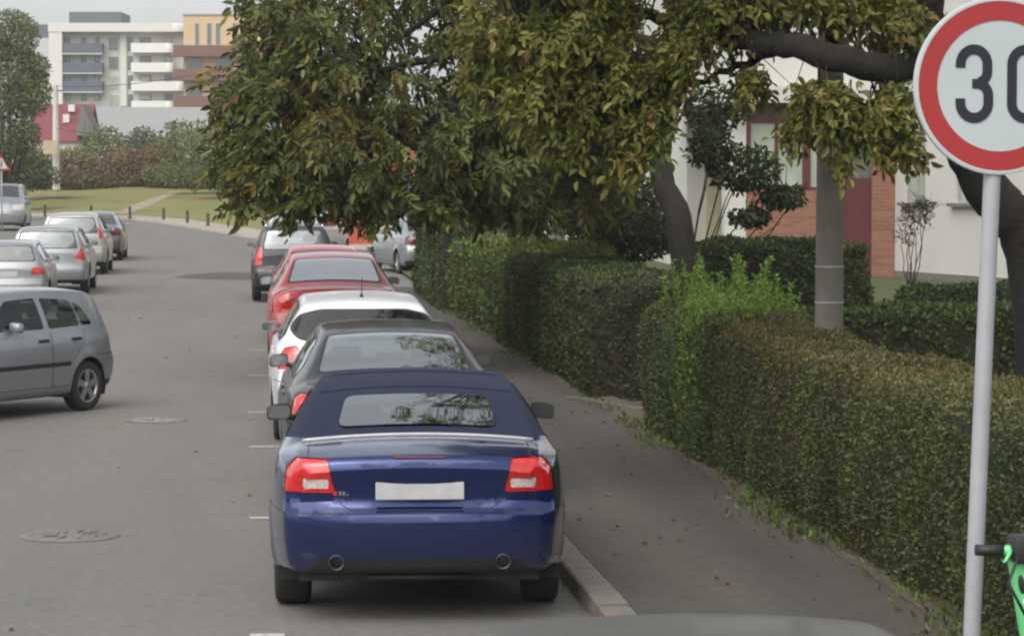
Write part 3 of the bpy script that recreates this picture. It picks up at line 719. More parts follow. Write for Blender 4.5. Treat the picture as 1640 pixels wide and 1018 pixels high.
def make_car(name, label, style, loc, rz, pm, L=None, W=None, H=None, step=0.09, detail=1, glassm='glass', rearglass=None, lens='red_lens', rimmat=None, tail=None, rw_poly=None,
             seats='seat', trim=None, rails=False, antenna=False, group=None, cat='car', mirror_mat=None, zoff=0.0, plate=True, rubbing=False, lower=False, panes=True):
    b0 = STY[style]; l0, w0, h0 = b0['base']
    sp = dict(b0); sp.update(L=L or l0, W=W or w0, H=H or h0, step=step)
    if tail: sp['tail'] = tail
    if rw_poly: sp['rw_poly'] = rw_poly
    root = empty(name, (loc[0], loc[1], rise(loc[1]) + zoff), rz); tag(root, label, cat, group)
    B = Body(sp); Lh, Wh = B.L / 2, sp['W'] / 2
    G = M[glassm]; RG = M[rearglass] if rearglass else G
    yr = lambda y: y * B.fy - Lh
    # wheel arches
    for yc in (B.ya, B.yb):
        c = [(yc - Lh + B.ra * math.cos(a), sp['rw'] + B.ra * math.sin(a)) for a in np.linspace(0, 2 * math.pi, 30, endpoint=False)]
        fs = B.poly('X', c, (0, 1), lambda m_: abs(m_.x) > Wh * 0.66 and abs(m_.y - (yc - Lh)) < B.ra + 0.2, scaled=False)
        bmesh.ops.delete(B.bm, geom=fs, context='FACES')
    # glass
    if style == 'cabrio':
        y0, y1 = yr(.615), yr(2.45)
        strip_ = [f for f in B.bm.faces if f[B.reg] in (3,) and yr(.58) - 1e-4 < f.calc_center_median().y < y0]
        tt = [f for f in B.bm.faces if f[B.reg] == 2 and yr(.58) - 1e-4 < f.calc_center_median().y < y0 and f.calc_center_median().z > .98]
        rw_f = B.poly('Z', rpoly([(-.485, .725), (-.435, 1.085), (.435, 1.085), (.485, .725)], .07, 5), (3,), lambda m_: m_.z > 1.0)
        gl_ = B.take(rw_f, 'rear_window', RG, root, -0.004)
        for x0, x1, nm in ((-1, 0, 0), (0, 1, 0)):
            f_ = B.poly('X', rpoly([(1.5, .98), (1.55, 1.22), (1.9, 1.29), (2.35, 1.27), (2.95, 1.0), (2.95, .96)], .03), (2,), lambda m_: x0 < np.sign(m_.x) * .5 < x1)
            B.take(f_, 'side_window', M['tint'], root, -0.003)
        ws = B.poly('Z', rpoly([(-.62, 3.12), (-.50, 2.5), (.50, 2.5), (.62, 3.12)], .05), (2, 3), lambda m_: m_.z > .98)
        B.take(ws, 'windscreen', G, root, -0.003)
        top_f = B.cut([((0, yr(.6), 1.062), Vector((0, -.07, -1)).normalized())], (2, 3), lambda m_: y0 - 1e-4 < m_.y < y1)
        st_ = B.take(top_f, 'soft_top', M['fabric'], root, 0.012, 60)
        # binding seam around the rear window and across the roof
        bm = bmesh.new()
        def roofpt(x, y):
            dg = st_.data; best = None
            hit = st_bvh.ray_cast(Vector((x, y, 3)), Vector((0, 0, -1)))
            return hit[0]
        from mathutils.bvhtree import BVHTree
        st_bvh = BVHTree.FromPolygons([v.co.copy() for v in st_.data.vertices], [tuple(p.vertices) for p in st_.data.polygons])
        for ys_, hw in ((1.22, .60), (1.75, .53)):
            pts = [roofpt(x, yr(ys_) + 0.04 * (1 - (x / hw) ** 2)) for x in np.linspace(-hw, hw, 17)]
            pts = [p + Vector((0, 0, .002)) for p in pts if p]
            if len(pts) > 3: tube(bm, pts, 0.007, 6)
        obj('hood_seam', bm, M['fabric'], st_)
    else:
        dl = sp['dlo']
        for sg in (-1, 1):
            tst = lambda m_, sg=sg: m_.x * sg > 0
            if style != 'polo':
                for f in B.poly('X', rpoly(dl, .05, 4), (2,), tst): f.material_index = 1
            for q in sp['panes']:
                f_ = B.poly('X', rpoly(q, .03, 3), (2,), tst)
                B.take(f_, 'side_window', G, root, -0.003)
        ax_, rq = sp['rw_poly']
        tst = (lambda m_: m_.y < -Lh * 0.35 and m_.z > .95 * B.fz)
        cx, cy = np.mean([p[0] for p in rq]), np.mean([p[1] for p in rq])
        rim_ = [((p[0] - cx) * 1.05 + cx, (p[1] - cy) * 1.12 + cy) for p in rq]
        for f in B.poly(ax_, rpoly(rim_, .06, 4), (2, 3), tst): f.material_index = 1
        f_ = B.poly(ax_, rpoly(rq, .06, 5), (2, 3), tst)
        B.take(f_, 'rear_window', RG, root, -0.003)
        ax_, rq = sp['ws_poly']
        f_ = B.poly(ax_, rpoly(rq, .06, 4), (2, 3), lambda m_: m_.y > 0 and m_.z > .93 * B.fz)
        B.take(f_, 'windscreen', G, root, -0.003)
    # lamps
    tl = sp.get('tail') or [(.50, .785), (.545, .985), (.95, .985), (.95, .785)]
    for sg in (-1, 1):
        yc = -Lh + sp.get('tail_y', .25)
        pts = rpoly(tl, .018, 3) if len(tl) <= 8 else tl
        f_ = B.poly('Y', pts, (1, 2, 3, 4), lambda m_: m_.x * sg > 0 and m_.y < yc + .1, mirror=sg < 0)
        f_ = [f for f in f_]
        # trim the wrap-round at its forward edge
        keep = []
        cr_ = [f for f in f_ if max(v.co.y for v in f.verts) > yc and min(v.co.y for v in f.verts) < yc]
        geom = set(cr_)
        for f in cr_: geom.update(f.edges); geom.update(f.verts)
        if cr_:
            rr_ = bmesh.ops.bisect_plane(B.bm, geom=list(geom), dist=1e-6, plane_co=(0, yc, 0), plane_no=(0, 1, 0))
            f_ = list(set(f_) | {g for g in rr_['geom'] if isinstance(g, bmesh.types.BMFace)})
        f_ = [f for f in f_ if f.is_valid and f.calc_center_median().y < yc]
        lamp = None
        if style == 'cabrio':
            # lower inner clear segment
            for f in f_: f.material_index = 7
            px = [(.535, .81), (.535, .865), (.69, .865), (.69, .81)]
            g_ = B.poly('Y', rpoly(px, .008, 2), (1, 2, 3, 4), lambda m_: m_.x * sg > 0 and m_.y < yc, mi=7, mirror=sg < 0)
            gs = set(g_)
            lamp = B.take([f for f in B.bm.faces if f.material_index == 7 and f not in gs], 'tail_light', M[lens], root, 0.006)
            # any red slivers produced by slicing
            B.take(g_, 'reverse_light', M['clear_lens'], lamp or root, 0.008)
        else:
            lamp = B.take(f_, 'tail_light', M[lens], root, 0.006)
        hd = sp.get('head') or [(.42, .56), (.46, .70), (.9, .76), (.9, .56)]
        f_ = B.poly('Y', rpoly(hd, .03, 3), (1, 2, 3, 5), lambda m_: m_.x * sg > 0 and m_.y > Lh - .75, mirror=sg < 0)
        B.take(f_, 'headlight', M['clear_lens'], root, 0.004)
    # shut lines
    if style == 'cabrio':
        lid = [(-.545, .99), (-.495, .77), (-.455, .71), (-.41, .685), (.41, .685), (.455, .71), (.495, .77), (.545, .99)]
        B.seam('Y', lid, (1, 2, 3, 4), .007, lambda m_: m_.y < -Lh + .22)
        B.seam('Y', [(-.9, .665), (-.5, .665)], (1, 4), .007, lambda m_: m_.y < -Lh + .8)
        B.seam('Y', [(.5, .665), (.9, .665)], (1, 4), .007, lambda m_: m_.y < -Lh + .8)
        for sg in (-1, 1):
            B.seam('Z', [(.66 * sg, -.02), (.655 * sg, .58)], (2, 3), .007, lambda m_: m_.z > .9)
        for f in B.poly('Y', rpoly([(-.66, .32), (-.60, .395), (.60, .395), (.66, .32)], .04), (4, 0, 1), lambda m_: m_.y < -Lh + .3): f.material_index = 1
        for f in B.poly('Y', [(-.95, .2), (-.95, .322), (.95, .322), (.95, .2)], (4, 0, 1), lambda m_: m_.y < -Lh + .3): f.material_index = 1
    else:
        if detail:
            zq = .72 if style != 'suv' else .76
            B.seam('Y', [(-.9, zq - .08), (-.5, zq - .08), (.5, zq - .08), (.9, zq - .08)], (1, 4), .008, lambda m_: m_.y < -Lh + .5)
            for f in B.poly('Y', [(-.95, .2), (-.95, .34), (.95, .34), (.95, .2)], (4, 0, 1), lambda m_: m_.y < -Lh + .35): f.material_index = 1
        if detail:
            d0, d1, d2 = (sp['panes'][1][0][0] - .02, sp['panes'][1][3][0] + .035, sp['panes'][2][3][0] + .1)
            tb = sp['panes'][1][0][1]
            for yy_, top_ in ((d1, tb - .01), (d2, tb - .03)):
                B.seam('X', [(yy_, .3), (yy_, top_)], (1,), .014 if style == 'polo' else .008)
            B.seam('X', [(d0 + .25, .55), (d0, .8), (d0 - .02, tb)], (1,), .008)
            B.seam('X', [(d0 + .25, .31), (d2, .31)], (1,), .008)
        if rubbing:
            for sg in (-1, 1):
                f_ = B.poly('X', [(1.0, .535), (1.0, .585), (2.75, .585), (2.75, .535)], (1,), lambda m_: m_.x * sg > 0)
                B.take(f_, 'rubbing_strip', M['black'], root, 0.012)
        if lower:
            for f in B.poly('Y', [(-.95, .2), (-.95, .5), (.95, .5), (.95, .2)], (4, 0, 1), lambda m_: m_.y < -Lh + .4): f.material_index = 1
    shell = obj('body', B.bm, [pm, M['black']], root, 38)
    # fittings
    bm = bmesh.new()      # floor pan, wheel housings
    box(bm, -Wh * .8, Wh * .8, -Lh + .25, Lh - .3, .24, .30)
    for yc in (B.ya - Lh, B.yb - Lh):
        for sg in (-1, 1):
            ring = []
            for a in np.linspace(-.35, math.pi + .35, 16):
                y, z = yc + (B.ra + .008) * math.cos(a), sp['rw'] + (B.ra + .008) * math.sin(a)
                ring.append((bm.verts.new((sg * Wh * .965, y, z)), bm.verts.new((sg * Wh * .58, y, z))))
            for a, b in zip(ring, ring[1:]): bm.faces.new((a[0], b[0], b[1], a[1]))
            bm.faces.new([q[1] for q in ring])
    box(bm, -Wh * .82, Wh * .82, yr(sp['ax'][1]) - .45, yr(sp['ax'][1]) - .35, .3, .88 * B.fz)
    obj('underbody', bm, M['dark'], root)
    rm = rimmat or M['alloy']; tw = .225 if style == 'cabrio' else .195
    for yc in (B.ya - Lh, B.yb - Lh):
        for sg in (-1, 1): make_wheel(root, sg * (Wh - tw / 2 - .012), yc, sp['rw'], sg, rm, tw)
    beltz = (sp['panes'][2][3][1] if 'panes' in sp else 1.0) * B.fz
    ym = yr((sp['panes'][2][3][0] if 'panes' in sp else 2.95) - .22)
    if style == 'polo': ym -= .26
    for sg in (-1, 1):
        bm = bmesh.new(); bmesh.ops.create_uvsphere(bm, u_segments=16, v_segments=10, radius=1)
        for v in bm.verts:
            x, y, z = v.co; q = lambda a, e: math.copysign(abs(a) ** e, a)
            v.co = Vector((q(x, .55) * .085, q(y, .75) * .055 if y > 0 else -.026 * (1 if abs(y) > .2 else abs(y) * 5), q(z, .55) * .056))
            v.co.z += .012 * v.co.x / .1 * -sg
        tube(bm, [(-sg * .06, .01, -.03), (-sg * .15, .02, -.06)], .022, 8)
        mi_ = obj('side_mirror', bm, mirror_mat or pm, root, 50); mi_.location = (sg * (Wh + .01), ym, beltz + .045)
        bm = bmesh.new(); ov = [(q_[0] * .074, q_[1] * .045) for q_ in [(math.copysign(abs(math.cos(a)) ** .5, math.cos(a)), math.copysign(abs(math.sin(a)) ** .5, math.sin(a))) for a in np.linspace(0, 2 * math.pi, 24, endpoint=False)]]
        bm.faces.new([bm.verts.new((a, -.0285, b)) for a, b in ov]); obj('mirror_glass', bm, M['mirrorglass'], mi_)
    from mathutils.bvhtree import BVHTree
    bv = BVHTree.FromPolygons([v.co.copy() for v in shell.data.vertices], [tuple(p.vertices) for p in shell.data.polygons])
    def rearpt(x, z):
        h = bv.ray_cast(Vector((x, -Lh - 1, z)), Vector((0, 1, 0))); return h[0] if h[0] else Vector((x, -Lh, z))
    if plate:
        pz = sp.get('plate_z', .80) * B.fz if style != 'cabrio' else .80
        p = rearpt(0, pz); bm = bmesh.new(); box(bm, -.26, .26, -.012, .006, -.057, .057, bev=.004)
        o = obj('number_plate', bm, M['plate'], root); o.location = p; o.rotation_euler = (R(-6), 0, 0)
    def sidept(sg, y, z):
        h = bv.ray_cast(Vector((sg * 3, y, z)), Vector((-sg, 0, 0))); return h[0] if h[0] else Vector((sg * Wh, y, z))
    if style != 'cabrio' and detail:
        for sg in (-1, 1):
            for yy_ in (sp['panes'][1][0][0] + .12, sp['panes'][1][3][0] + .18):
                p = sidept(sg, yr(yy_), beltz - .13); bm = bmesh.new(); box(bm, -.022, .022, -.085, .085, -.018, .018, bev=.008)
                o = obj('door_handle', bm, trim or pm, root, 40); o.location = p
    if rails:
        for sg in (-1, 1):
            bm = bmesh.new(); pts = [(sg * .60 * B.fx, yr(y), z * B.fz) for y, z in ((.5, 1.585), (.62, 1.645), (1.0, 1.68), (1.8, 1.69), (2.2, 1.67), (2.35, 1.60))]
            tube(bm, pts, .018, 8); obj('roof_rail', bm, M['chrome'], root)
    if antenna:
        bm = bmesh.new(); yq = {'sedan': 1.62, 'hatch': .78, 'suv': .7}[style]
        hz = bv.ray_cast(Vector((0, yr(yq), 3)), Vector((0, 0, -1)))[0]
        tube(bm, [(0, yr(yq), hz.z - .005), (0, yr(yq) - .02, hz.z + .03)], [.025, .012], 8); tube(bm, [(0, yr(yq) - .02, hz.z + .03), (0, yr(yq) - .14, hz.z + .2)], [.006, .004], 6)
        obj('antenna', bm, M['black'], root)
    if seats:
        zt = {'cabrio': 1.2, 'sedan': 1.22, 'hatch': 1.26, 'suv': 1.4, 'polo': 1.2}[style] * B.fz
        if detail: make_seats(root, ((yr({'cabrio': 2.2, 'sedan': 2.2, 'hatch': 1.75, 'suv': 1.8, 'polo': 1.6}[style]), 2), (yr({'cabrio': 1.35, 'sedan': 1.3, 'hatch': .85, 'suv': .9, 'polo': .72}[style]), 2 if style == 'cabrio' else 3)), (.62 if style in ('cabrio',) else .43) * B.fx, zt, M[seats]) if detail > 1 else make_seats(root, ((yr({'sedan': 2.2, 'hatch': 1.75, 'suv': 1.8, 'cabrio': 2.2}[style]), 2),), .68 * B.fx, zt, M[seats])
    return root, B, bv, shell

def rear_axle(px, py, style, L=None):
    p = gp(px, py); b0 = STY[style]; l = L or b0['base'][0]; return (p[0], p[1] + l / 2 - b0['ax'][0] * l / b0['base'][0])

KG = 'cars parked along the right kerb'; LG = 'cars parked on the left side of the road'
P_blue = paint('navy blue metallic', (0.0022, 0.0165, 0.105), 0.6, 0.25, 1.0)
P_black = paint('black car paint', (0.007, 0.007, 0.008), 0.0, 0.4, 0.6)
P_white = paint('white car paint', (0.62, 0.63, 0.64), 0.0, 0.4, 0.6)
P_red = paint('red car paint', (0.36, 0.016, 0.018), 0.0, 0.4)
P_silver = paint('silver car paint', (0.29, 0.30, 0.31), 0.55, 0.38)
P_greysil = paint('blue grey silver paint', (0.26, 0.272, 0.29), 0.5, 0.38)
P_warm = paint('warm silver paint', (0.38, 0.37, 0.35), 0.5, 0.38)
P_dgrey = paint('dark grey car paint', (0.07, 0.072, 0.08), 0.4, 0.38)
P_taupe = paint('dusty grey car paint', (0.085, 0.085, 0.078), 0.2, 0.6, 0.15)

loc = rear_axle(665, 962, 'cabrio')
YB = -2.3
car, B, bv, shell = make_car('convertible_car', 'dark blue convertible with navy fabric top, parked nearest the camera', 'cabrio', (loc[0] + .06, loc[1]), R(YB), P_blue, step=.05, detail=2, rearglass='soft_glass', group=KG, rimmat=M['alloy'], mirror_mat=M['black'])
Lh = B.L / 2
bm = bmesh.new(); pts = []
for x in np.linspace(-.70, .70, 31):
    h = bv.ray_cast(Vector((x, .585 - Lh, 3)), Vector((0, 0, -1)))[0]
    if h: pts.append(h + Vector((0, 0, .004)))
tube(bm, pts, .0125, 8); obj('trim_strip', bm, mat('bright trim', (.38, .38, .38), .3, .3), car)
def bpt(x, z):
    h = bv.ray_cast(Vector((x, -Lh - 1, z)), Vector((0, 1, 0))); return h[0]
for sg in (-1, 1):     # exhaust tips
    bm = bmesh.new(); lathe(bm, [(.042, .12), (.046, -.0), (.046, -.03), (.040, -.03), (.036, .0), (.034, .1), (.001, .1)], 'Y', (0, 0, 0), 20)
    o = obj('exhaust_pipe', bm, M['pipe'], car); o.location = (sg * .49, -Lh + .075, .375)
p = bpt(0, .99); bm = bmesh.new(); box(bm, -.15, .15, -.008, .006, -.009, .009, bev=.004); o = obj('brake_light', bm, M['dark_lens'], car); o.location = p
p = bpt(-.475, .78); bm = bmesh.new()
box(bm, -.035, -.012, -.006, .004, -.012, .012, mi=1); 
for x in (.0, .022, .044): box(bm, x, x + .013, -.006, .004, -.012, .012)
obj('badge', bm, [M['chrome'], M['red_lens']], car).location = p
bm = bmesh.new()
for k in (-1, 1): tube(bm, [(k * .13, 0, 0), (k * .13, .08, -.02)], .01, 6)
tube(bm, [(-.30, -.02, .0), (.30, -.02, .0)], .02, 8)
o = obj('tow_bar_cover', bm, M['black'], car); o.location = (0, -Lh + .2, .27)
# glimpse of paper tag on the glass
bm = bmesh.new(); bm.faces.new([bm.verts.new(q) for q in ((-.03, 0, 0), (.03, 0, 0), (.02, 0, -.05), (-.02, 0, -.05))])

loc = (1.22, 27.1)
p = gp(606, 811.0)
loc = (1.2, 22.55 + STY['sedan']['base'][0] * .5 - .98)
make_car('sedan_car', 'black sedan parked between the blue convertible and the white hatchback', 'sedan', loc, 0, P_black, L=4.6, W=1.79, H=1.43, step=.06, detail=2, rearglass='soft_glass', group=KG)
loc = (1.18, gp(440, 702)[1] + 1.3)
make_car('hatchback_car', 'white hatchback with large red tail lights parked behind the red sedan', 'hatch', loc, 0, P_white, L=4.36, W=1.82, H=1.47, step=.06, detail=2, rearglass='tint', group=KG, antenna=True, mirror_mat=P_silver,
         tail=[(.52, .84), (.66, 1.0), (.95, .93), (.95, .76), (.62, .76)], rw_poly=('Y', [(-.70, 1.16), (-.60, 1.29), (-.4, 1.335), (.4, 1.335), (.60, 1.29), (.70, 1.16), (.6, 1.06), (-.6, 1.06)]))
loc = (1.24, 38.6 + 1.2)
make_car('sedan_car', 'bright red sedan with wide rear window ahead of the white hatchback', 'sedan', loc, 0, P_red, L=4.3, W=1.84, H=1.58, zoff=.04, step=.06, detail=2, rearglass='pale_glass', group=KG, seats='seatred', mirror_mat=P_silver,
         tail=[(.60, .72), (.60, 1.0), (.92, 1.0), (.92, .72)])
make_car('sedan_car', 'faded red car of which the roof shows past the bright red sedan', 'sedan', (1.3, 46.6), 0, P_red, L=4.2, W=1.74, H=1.57, step=.09, detail=1, group=KG, mirror_mat=P_silver)
loc = (1.05, gp(407, 482)[1] + 1.3)
make_car('suv_car', 'black off-road car with silver roof rails farthest along the right kerb', 'suv', loc, 0, P_black, step=.07, detail=1, group=KG, rails=True, mirror_mat=P_silver, lower=True, tail=[(.69, .78), (.68, 1.16), (.93, 1.16), (.93, .78)])
make_car('hatchback_car', 'dusty dark grey car of which only the roof shows at the bottom edge', 'hatch', (1.27, 7.8), 0, P_taupe, L=4.3, W=1.86, H=1.357, step=.06, detail=1, group=KG)

p = gp(149, 656)
th = 146.0
fwd = Vector((-math.sin(R(th)), math.cos(R(th)), 0)); rgt = Vector((math.cos(R(th)), math.sin(R(th)), 0))
Lp = 3.72; ax = .66
c = Vector((p[0], p[1], 0)) + fwd * (Lp / 2 - ax) + rgt * .66
c += Vector((-.17, 0, 0))
make_car('hatchback_car', 'silver five door hatchback turning across the road on the left', 'polo', c, R(th), P_greysil, L=Lp, W=1.655, H=1.43, step=.05, detail=2, glassm='clear', trim=M['black'], rubbing=True)

rows_l = [
    ('hatchback_car', 'black car whose door mirror peeks out above the silver hatchback roof', 'hatch', -5.25, 47.6, P_black, {}),
    ('hatchback_car', 'small silver hatchback nearest behind the turning hatchback in the left row', 'hatch', -4.72, 57.0, P_silver, dict(L=3.95, W=1.66, H=1.42, tail=[(.55, .78), (.58, .92), (.92, .92), (.92, .78)])),
    ('estate_car', 'silver estate car with slanted red corner lights in the left row', 'suv', -4.38, 64.2, P_silver, dict(L=4.5, W=1.80, H=1.53, lens='red_lens', tail=[(.62, .86), (.76, 1.10), (.95, 1.0), (.95, .80)])),
    ('minivan_car', 'grey silver people carrier with tall upright tail lights', 'suv', -4.50, 75.0, P_warm, dict(L=4.4, W=1.8, H=1.63, tail=[(.72, .95), (.64, 1.46), (.80, 1.46), (.93, .95)])),
    ('sedan_car', 'dark grey sedan at the far end of the left row', 'sedan', -4.55, 85.5, P_dgrey, dict(L=4.6, W=1.82, H=1.46, lens='dark_lens')),
]
for nm, lb, sty, x, y, pm, kw in rows_l:
    kw = dict(kw); make_car(nm, lb, sty, (x, y), 0, pm, step=.09, detail=1, group=LG, **kw)
p = gp(2, 370)
make_car('van_car', 'pale silver van coming towards the camera at the left edge', 'suv', (p[0], p[1] + 2), R(180), P_silver, L=4.5, W=2.0, H=2.05, step=.1, detail=1)
make_car('sedan_car', 'pale silver sedan parked askew beyond the hedge beside the red building', 'sedan', (4.62, 74.4), R(11), P_silver, step=.08, detail=1, lens='dark_lens', H=1.50)
p = gp(545, 430)
make_car('hatchback_car', 'white hatchback standing past the black off-road car', 'hatch', (p[0] - .75, p[1] + 6), R(-16), P_white, step=.09, detail=1, lens='dark_lens', H=1.55)
exec_rest = True

# ------------------------------------------------------------------ foliage
def leaf_object(name, pos, axis, nrm, ln, wd, col, parent=None, matl=None, fold=0.25):
    """one mesh of folded six-point leaves"""
    N = len(pos); axis = axis / np.linalg.norm(axis, axis=1, keepdims=True)
    side = np.cross(axis, nrm); side /= np.linalg.norm(side, axis=1, keepdims=True) + 1e-9
    up = np.cross(side, axis)
    ln = np.broadcast_to(ln, N)[:, None]; wd = np.broadcast_to(wd, N)[:, None]
    V = np.empty((N, 6, 3)); lift = up * wd * fold
    V[:, 0] = pos; V[:, 3] = pos + axis * ln - up * ln * 0.12
    V[:, 1] = pos + axis * ln * .30 + side * wd * .45 + lift; V[:, 2] = pos + axis * ln * .68 + side * wd * .40 + lift * .8
    V[:, 5] = pos + axis * ln * .30 - side * wd * .45 + lift; V[:, 4] = pos + axis * ln * .68 - side * wd * .40 + lift * .8
    me = bpy.data.meshes.new(name); me.vertices.add(N * 6); me.vertices.foreach_set('co', V.reshape(-1).astype(np.float32))
    idx = (np.arange(N) * 6)[:, None] + np.array((0, 1, 2, 3, 0, 3, 4, 5))[None, :]
    me.loops.add(N * 8); me.loops.foreach_set('vertex_index', idx.reshape(-1).astype(np.int32))
    me.polygons.add(N * 2); me.polygons.foreach_set('loop_start', (np.arange(N * 2) * 4).astype(np.int32))
    at_ = me.color_attributes.new('leaf_colour', 'FLOAT_COLOR', 'POINT')
    c4 = np.ones((N, 6, 4), np.float32); c4[:, :, :3] = col[:, None, :]; at_.data.foreach_set('color', c4.reshape(-1))
    me.update(calc_edges=True); me.validate()
    return link_mesh(name, me, matl or M['leaf'], parent)

def mixcols(n, pal, wts, rng, jit=0.2):
    pal = np.array(pal); i = rng.choice(len(pal), n, p=np.array(wts) / sum(wts))
    return np.clip(pal[i] * rng.uniform(1 - jit, 1 + jit, (n, 1)), 0, 1)

def hedge(label, x0, x1, y0, y1, ztop, base, n, pal, wts, seed, size=.035, toppal=None, bump=.07, lean=0, group='clipped hedges in front of the houses', yshape=None, shoots=0):
    rng = np.random.default_rng(seed)
    ax, ay = (x1 - x0), (y1 - y0)
    faces = [('W', ay * (ztop - base)), ('T', ax * ay), ('S', ax * (ztop - base)), ('N', ax * (ztop - base) * .3), ('E', ay * (ztop - base) * .45)]
    tot = sum(a for _, a in faces); pos, nr, tp = [], [], []
    for k, a in faces:
        m_ = int(n * a / tot); u, v = rng.uniform(0, 1, m_), rng.uniform(0, 1, m_)
        X = x0 + ax * u; Y = y0 + ay * u; Z = base + (ztop - base) * v
        if k == 'W': p, q = np.stack([np.full(m_, x0), Y, Z], 1), (-1, 0, .15)
        elif k == 'E': p, q = np.stack([np.full(m_, x1), Y, Z], 1), (1, 0, .15)
        elif k == 'S': p, q = np.stack([X, np.full(m_, y0), Z], 1), (0, -1, .15)
        elif k == 'N': p, q = np.stack([X, np.full(m_, y1), Z], 1), (0, 1, .15)
        else: p, q = np.stack([x0 + ax * v, Y, np.full(m_, ztop)], 1), (0, 0, 1)
        pos.append(p); nr.append(np.tile(q, (m_, 1))); tp.append(np.full(m_, k == 'T'))
    pos, nr, tp = np.concatenate(pos), np.concatenate(nr).astype(float), np.concatenate(tp)
    cen = np.array(((x0 + x1) / 2, (y0 + y1) / 2, (base + ztop) / 2)); hs_ = np.array((ax, ay, ztop - base)) / 2
    def shape(P):
        q = np.array(P); d = (q - cen) / hs_
        # round the long top edges and the ends
        for i, j in ((0, 2), (1, 2), (0, 1)):
            rr_ = .16; ei = np.maximum(0, np.abs(q[:, i] - cen[i]) - (hs_[i] - rr_)); ej = np.maximum(0, np.abs(q[:, j] - cen[j]) - (hs_[j] - rr_))
            if j == 2: ej = np.where(q[:, 2] > cen[2], ej, 0)
            L_ = np.hypot(ei, ej); cd = (L_ > rr_) & (ei > 1e-6) & (ej > 1e-6); f = rr_ / np.maximum(L_, 1e-6)
            q[:, i], q[:, j] = (np.where(cd, cen[k] + np.sign(q[:, k] - cen[k]) * (hs_[k] - rr_ + e_ * f), q[:, k]) for k, e_ in ((i, ei), (j, ej)))
        b = fnoise(P, 1.6, seed) * .6 + fnoise(P, 4.5, seed + 1) * .4
        nn = (q - cen) / hs_; nn = np.sign(nn) * np.abs(nn) ** 6; nn /= np.linalg.norm(nn, axis=1, keepdims=True) + 1e-6
        q = q + nn * (b * bump)[:, None]
        q[:, 2] += fnoise(P * np.array((1, 1, 0)), .5, seed + 5) * .05 * np.clip((P[:, 2] - base) / (ztop - base), 0, 1)
        q[:, 0] -= .05 * np.sin(np.clip((P[:, 2] - base) / (ztop - base), 0, 1) * 3.14) * np.where(P[:, 0] < cen[0], 1, 0)
        q[:, 2] += np.array([rise(y) for y in P[:, 1]])
        return q
    p2 = shape(pos) - nr * rng.uniform(-.015, .05, (len(pos), 1))
    axis = nr * .6 + rng.normal(0, .7, pos.shape) + np.array((0, 0, .25)); nrm = nr + rng.normal(0, .5, pos.shape)
    ln = size * rng.uniform(.7, 1.4, len(pos)); col = mixcols(len(pos), pal, wts, rng)
    if toppal:
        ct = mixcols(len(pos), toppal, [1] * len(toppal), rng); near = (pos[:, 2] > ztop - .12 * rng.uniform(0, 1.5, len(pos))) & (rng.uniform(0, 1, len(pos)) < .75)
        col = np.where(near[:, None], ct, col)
    blot = fnoise(pos, .9, seed + 9); col *= (1 + .25 * blot)[:, None]; col[:, 0] *= 1 + .18 * fnoise(pos, .6, seed + 12)
    # core of dark twigs
    bm = bmesh.new(); gx, gy, gz = max(2, int(ax / .2)), max(2, int(ay / .25)), max(2, int((ztop - base) / .2))
    r_ = bmesh.ops.create_grid(bm, x_segments=2, y_segments=2, size=.5); bm.clear()
    box(bm, x0 + .05, x1 - .05, y0 + .05, y1 - .05, base - .12, ztop - .05)
    for axis_, nseg, lo, hi in ((0, gx, x0, x1), (1, gy, y0, y1), (2, gz, base, ztop)):
        for k in range(1, nseg):
            co = [0, 0, 0]; co[axis_] = lo + (hi - lo) * k / nseg; no = [0, 0, 0]; no[axis_] = 1
            bmesh.ops.bisect_plane(bm, geom=bm.verts[:] + bm.edges[:] + bm.faces[:], plane_co=co, plane_no=no)
    P = np.array([v.co for v in bm.verts]); Q = shape(P)
    for v, q in zip(bm.verts, Q): v.co = q
    p = cen; root = empty('hedge', (cen[0], y0, rise(y0) + base)); tag(root, label, 'hedge', group)
    core = obj('branches', bm, M['twig'], root, 60); core.location = -Vector(root.location)
    lv = leaf_object('leaves', p2 - np.array(root.location), axis, nrm, ln, ln * .62, col, root)
    return root

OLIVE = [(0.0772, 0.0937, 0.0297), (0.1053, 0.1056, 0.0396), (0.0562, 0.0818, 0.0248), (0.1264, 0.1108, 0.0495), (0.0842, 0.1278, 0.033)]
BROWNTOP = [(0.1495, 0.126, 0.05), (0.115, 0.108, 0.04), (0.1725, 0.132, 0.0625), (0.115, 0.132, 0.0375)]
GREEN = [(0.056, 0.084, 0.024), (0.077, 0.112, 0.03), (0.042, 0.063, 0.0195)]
LIGHT = [(0.1656, 0.2731, 0.0432), (0.1242, 0.2156, 0.036), (0.2208, 0.3163, 0.072)]
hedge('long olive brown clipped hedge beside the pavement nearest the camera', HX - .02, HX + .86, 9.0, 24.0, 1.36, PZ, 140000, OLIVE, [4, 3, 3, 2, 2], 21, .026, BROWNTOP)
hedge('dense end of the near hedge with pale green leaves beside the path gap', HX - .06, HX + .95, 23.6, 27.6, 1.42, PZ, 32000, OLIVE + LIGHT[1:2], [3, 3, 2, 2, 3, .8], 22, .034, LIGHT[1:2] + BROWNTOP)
hedge('dark shaded hedge along the pavement beyond the path gap', HX - .1, HX + 1.3, 31.5, 42, 1.48, PZ, 46000, [tuple(v * .72 for v in c) for c in OLIVE + GREEN], [3, 3, 3, 2, 1, 2, 1, 3], 23, .042, GREEN + OLIVE[:2], bump=.11)  # leaf colours scaled down: shade of the walnut canopy painted into the palette
